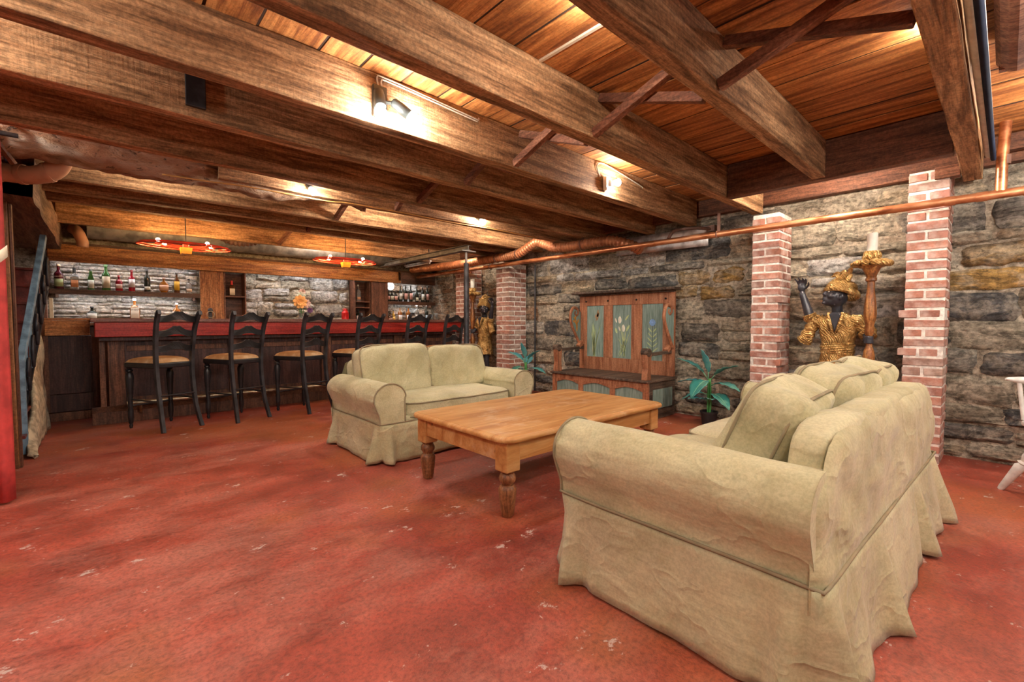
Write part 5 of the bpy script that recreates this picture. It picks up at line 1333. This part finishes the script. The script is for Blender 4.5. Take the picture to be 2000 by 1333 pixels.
    for k in (-1, 1): MB().tube([(k*.05, -.088, 1.185), (k*.045, -.112, 1.13), (k*.01, -.122, 1.01)], [.014, .014, .010], 8).build('collar', M['gold'], t, smooth=180)
    sa = MB()
    for k in range(6):
        z = .835+.014*k; sa.tube([((.116+.006*math.sin(k*2.1+a_*.4))*math.cos(a_*math.pi/14), (.098+.006*math.cos(k+a_*.5))*math.sin(a_*math.pi/14), z+.012*math.sin(a_*math.pi/14+k*.5)) for a_ in range(28)], .011, 8, True)
    sa.build('sash', M['gold'], t, smooth=180)
    # sleeves
    def sleeve(pts, rad, nm='sleeve'):
        P = catmull([X(p) for p in pts], 5); k = len(P); rr_ = [rad[0]+(rad[1]-rad[0])*i/(k-1)+.005*math.sin(i*1.9) for i in range(k)]
        MB().tube(P, rr_, 16).build(nm, M['gold'], t, smooth=180)
    sleeve([(-.10, 0, 1.11), (-.15, -.012, 1.105), (-.20, -.035, 1.145), (-.215, -.042, 1.175)], (.062, .054))
    sleeve([(-.165, -.03, 1.12), (-.20, -.035, 1.04), (-.235, -.035, .955), (-.25, -.03, .93)], (.046, .062), 'hanging_cuff')
    sleeve([(.10, 0, 1.11), (.155, .0, 1.10), (.205, .012, 1.03), (.215, -.02, .985)], (.062, .062))
    # turban with plume
    tu = MB(); hc2 = hp((0, .012, .066))
    for k in range(6):
        rr_ = .098-.007*k; zz = .018*k-.012
        P = []
        for a_ in range(26):
            a = 2*math.pi*a_/26; P.append(hp((rr_*math.cos(a), .018+rr_*1.12*math.sin(a), .045+zz+.03*math.sin(a)*0+.018*math.cos(a+k*.7))))
        tu.tube(P, .023, 8, True)
    tu.ell(hp((0, .03, .10)), (.085, .10, .06), 14, 8, hM); tu.ell(hp((0, .10, .045)), (.085, .07, .06), 12, 8, hM)
    tu.build('turban', M['gold'], t, smooth=180)
    pm = MB()
    for k, (dx, dy, h, r_) in enumerate(((-.02, -.035, .115, .040), (.025, -.02, .13, .045), (.0, .02, .175, .042), (.06, .01, .10, .036), (-.045, .0, .12, .034), (.01, -.05, .08, .034))):
        pm.ell(hp((dx, dy, .09+h*.6)), (r_*.7, r_*.55, r_*1.1), 10, 7, hM @ Matrix.Rotation(.5*math.sin(k*2.3), 4, 'Y'))
        P = [hp((dx*.5, dy*.5, .08)), hp((dx, dy, .10+h*.6)), hp((dx*1.5-.02, dy*1.3, .09+h)), hp((dx*1.6-.05, dy*1.5-.01, .075+h))]
        pm.tube(catmull(P, 4), [.026-.0016*i for i in range(13)], 8)
    pm.build('plume', M['gold'], t, smooth=180)
    # torch: turned pole, flared bowl, leafy tray, candle cup
    tx, ty = .236*s, -.075
    Mt = Matrix.Translation((tx, ty, 0))
    MB().lathe([(.050, .18), (.052, .20), (.028, .22), (.022, .40), (.026, .62), (.038, .74), (.044, .80), (.036, .86), (.022, .90), (.022, .99), (.030, 1.0), (.034, 1.03), (.030, 1.08), (.040, 1.12), (.046, 1.17), (.040, 1.26), (.028, 1.36), (.026, 1.44), (.040, 1.45), (.040, 1.47), (.034, 1.475), (.040, 1.50), (.062, 1.55), (.082, 1.575), (.03, 1.585)], 20, Mt).build('torch_pole', M['goldpole'], t, smooth=50)
    tr = MB()
    for k in range(9):
        a = 2*math.pi*k/9; P = [(tx+.04*math.cos(a), ty+.04*math.sin(a), 1.585), (tx+.085*math.cos(a+.2), ty+.085*math.sin(a+.2), 1.597), (tx+.125*math.cos(a+.35), ty+.125*math.sin(a+.35), 1.59), (tx+.14*math.cos(a+.4), ty+.14*math.sin(a+.4), 1.608)]
        tr.tube(catmull(P, 4), [.018, .022, .026, .029, .030, .031, .030, .028, .025, .021, .016, .011, .006], 8)
    tr.ell((tx, ty, 1.60), (.09, .09, .022), 16, 6); tr.build('tray', M['gold'], t, smooth=180)
    cu2 = MB()
    for k in range(8):
        a = 2*math.pi*k/8; cu2.ell((tx+.046*math.cos(a), ty+.046*math.sin(a), 1.655+.012*math.sin(k*2.7)), (.022, .022, .034), 8, 6)
    cu2.lathe([(.052, 1.61), (.04, 1.64), (.056, 1.69), (.05, 1.695)], 16, Mt); cu2.build('candle_cup', M['gold'], t, smooth=180)
    cx_ = Matrix.Rotation(-math.pi/2, 4, 'Z') @ Vector((tx, ty, 0))
    ca = thing('candle', lbc, 'candle', (cx+cx_.x, cy+cx_.y, 1.696))
    MB().lathe([(.036, 0), (.037, .004), (.037, .143), (.033, .148), (.012, .144)], 20).build('wax', M['wax'], ca, smooth=50)
    MB().tube([(0, 0, .143), (.002, 0, .158)], .0015, 5).build('wick', M['black'], ca)
    return t
statue('turbaned_statue', 'black and gold turbaned torch bearer statue waving beside the right pillar', 4.84, 1.005, 1, 'thick white candle on the torch of the statue with raised hand')
statue('turbaned_statue', 'turbaned torch bearer statue standing in the far niche behind the loveseat', 4.80, 5.95, -1, 'white candle on the torch in the far niche by the steel post')
# ================================================================ PLANTS
def leafmesh(L, Wd, droop, fold):
    mb = MB(); n = 10
    def fn(u, v):
        a = -1+2*v; w_ = Wd*math.sin(math.pi*min(1, u*.93+.05))**.8*(1-.25*u)
        y = L*u; z = -droop*L*u*u+fold*abs(a)*w_+.006*math.sin(u*22)*abs(a)
        return (a*w_, y, z)
    return mb.grid(fn, n, 6)
def plant(lb, loc, leaves, seed, h):
    t = thing('potted_plant', lb, 'plant', loc); rp_ = random.Random(seed)
    MB().lathe([(.065, 0), (.07, .01), (.085, .13), (.092, .132), (.092, .15), (.084, .15), (.08, .13), (.01, .128)], 22).build('pot', M['potblack'], t, smooth=45)
    MB().lathe([(.079, .118), (.05, .126), (.01, .128)], 18).build('soil', M['soil'], t)
    for k in range(3): MB().tube(catmull([(.012*math.cos(k*2.1), .012*math.sin(k*2.1), .12), (.016*math.cos(k*2.1+.4), .016*math.sin(k*2.1+.4), .25), (.008*math.cos(k*2.1), .008*math.sin(k*2.1), h)], 4), .011, 8).build('stem', M['stem'], t, smooth=180)
    for (az, el, L, Wd, z, droop) in leaves:
        Mx = Matrix.Translation((0, 0, z)) @ Matrix.Rotation(R(az), 4, 'Z') @ Matrix.Rotation(R(el), 4, 'X')
        pl_ = L*.28
        mb = leafmesh(L, Wd*1.35, droop, .25); V = [Mx @ Vector((a, b+pl_, c)) for a, b, c in mb.v]; mb.v = [tuple(v) for v in V]
        lf = mb.build('leaf', M['leaf'], t, smooth=180, solid=.002)
        rib = [Mx @ Vector((0, pl_+L*u, -droop*L*u*u+.003)) for u in (0, .2, .4, .6, .8, .97)]
        MB().tube([Mx @ Vector((0, 0, -.02))]+rib, [.006, .006, .005, .004, .003, .002, .001], 6).build('midrib', M['leafvein'], lf, smooth=180)
    return t
# azimuth 0 = +y (viewer's left), 90 = -x (towards the room), 180 = -y (viewer's right)
plant('potted plant with teal leaves between the settle and the brick pillar', (4.80, 2.12, 0), [(15, 42, .30, .075, .50, .25), (60, 75, .26, .05, .50, .1), (170, 36, .27, .06, .50, .2), (10, 12, .26, .06, .44, .3), (165, 10, .27, .065, .44, .35), (75, -2, .22, .085, .48, .75), (150, 2, .24, .07, .34, .55), (30, 0, .22, .06, .34, .4), (60, 15, .2, .05, .26, .2), (120, 20, .2, .05, .26, .2)], 3, .50)
plant('potted plant with teal leaves hidden beside the arm of the loveseat', (4.58, 4.72, 0), [(20, 40, .27, .075, .50, .3), (90, 75, .24, .045, .52, .1), (185, 45, .25, .05, .52, .25), (70, -5, .24, .09, .46, .8), (190, 10, .26, .06, .42, .4), (0, 5, .26, .06, .40, .4), (120, 0, .22, .07, .36, .6), (300, 40, .22, .06, .45, .2)], 8, .52)
# ================================================================ WHITE CHAIR AT THE RIGHT EDGE
wc = thing('white_windsor_chair', 'distressed white painted spindle chair cut off by the right edge', 'chair', (4.23, -.375, 0), R(25))
MB().prism([(-.22, .44), (.22, .44), (.22, .475), (-.22, .475)], -.22, .22).build('seat', M['white'], wc, bevel=.012, seg=3)
for sx in (-1, 1):
    for sy in (-1, 1):
        a = Vector((sx*.12, sy*.12, .44)); bt_ = Vector((sx*.27, sy*.28, 0)); d = (a-bt_); L_ = d.length
        MB().lathe([(.014, 0), (.018, .02), (.026, .15), (.030, .20), (.018, .215), (.030, .225), (.018, .238), (.030, .27), (.026, .32), (.016, .36), (.02, L_)], 14, aim(bt_, d)).build('leg', M['white'], wc, smooth=50)
    MB().tube([(sx*.19, -.2, .18), (sx*.19, .2, .18)], [.010, .010], 8).build('stretcher', M['white'], wc, smooth=60)
    MB().tube([(sx*.23, .20, .475), (sx*.25, .22, .72)], .012, 8).build('arm_post', M['white'], wc, smooth=60)
    MB().tube(catmull([(sx*.24, .29, .735), (sx*.25, .2, .73), (sx*.27, .05, .73), (sx*.25, -.2, .735)], 4), [.006, .012, .016, .02, .022, .022, .022, .022, .022, .022, .022, .022, .022], 10, sx=1.4).build('arm', M['white'], wc, smooth=60)
for k in range(6):
    x = -.19+.076*k; MB().tube([(x, -.19, .475), (x*1.1, -.27, .98)], .008, 8).build('spindle', M['white'], wc, smooth=60)
MB().box(-.23, .23, -.285, -.26, .97, 1.05).build('crest_rail', M['white'], wc, bevel=.008)
# small debris on the floor
for x, y, a, lb in ((.335, 1.42, 20, 'dark fleck of debris on the floor left of centre'),):
    tag(MB().add([(-.012, -.004, 0), (.012, -.003, 0), (.010, .005, 0), (-.010, .005, 0), (-.01, 0, .005), (.012, .001, .004)], [(0,1,2,3), (0,4,5,1), (3,2,5,4), (0,3,4), (1,5,2)]).build('paint_chip', M['barpanel']), lb, 'debris').location = (x, y, .001)
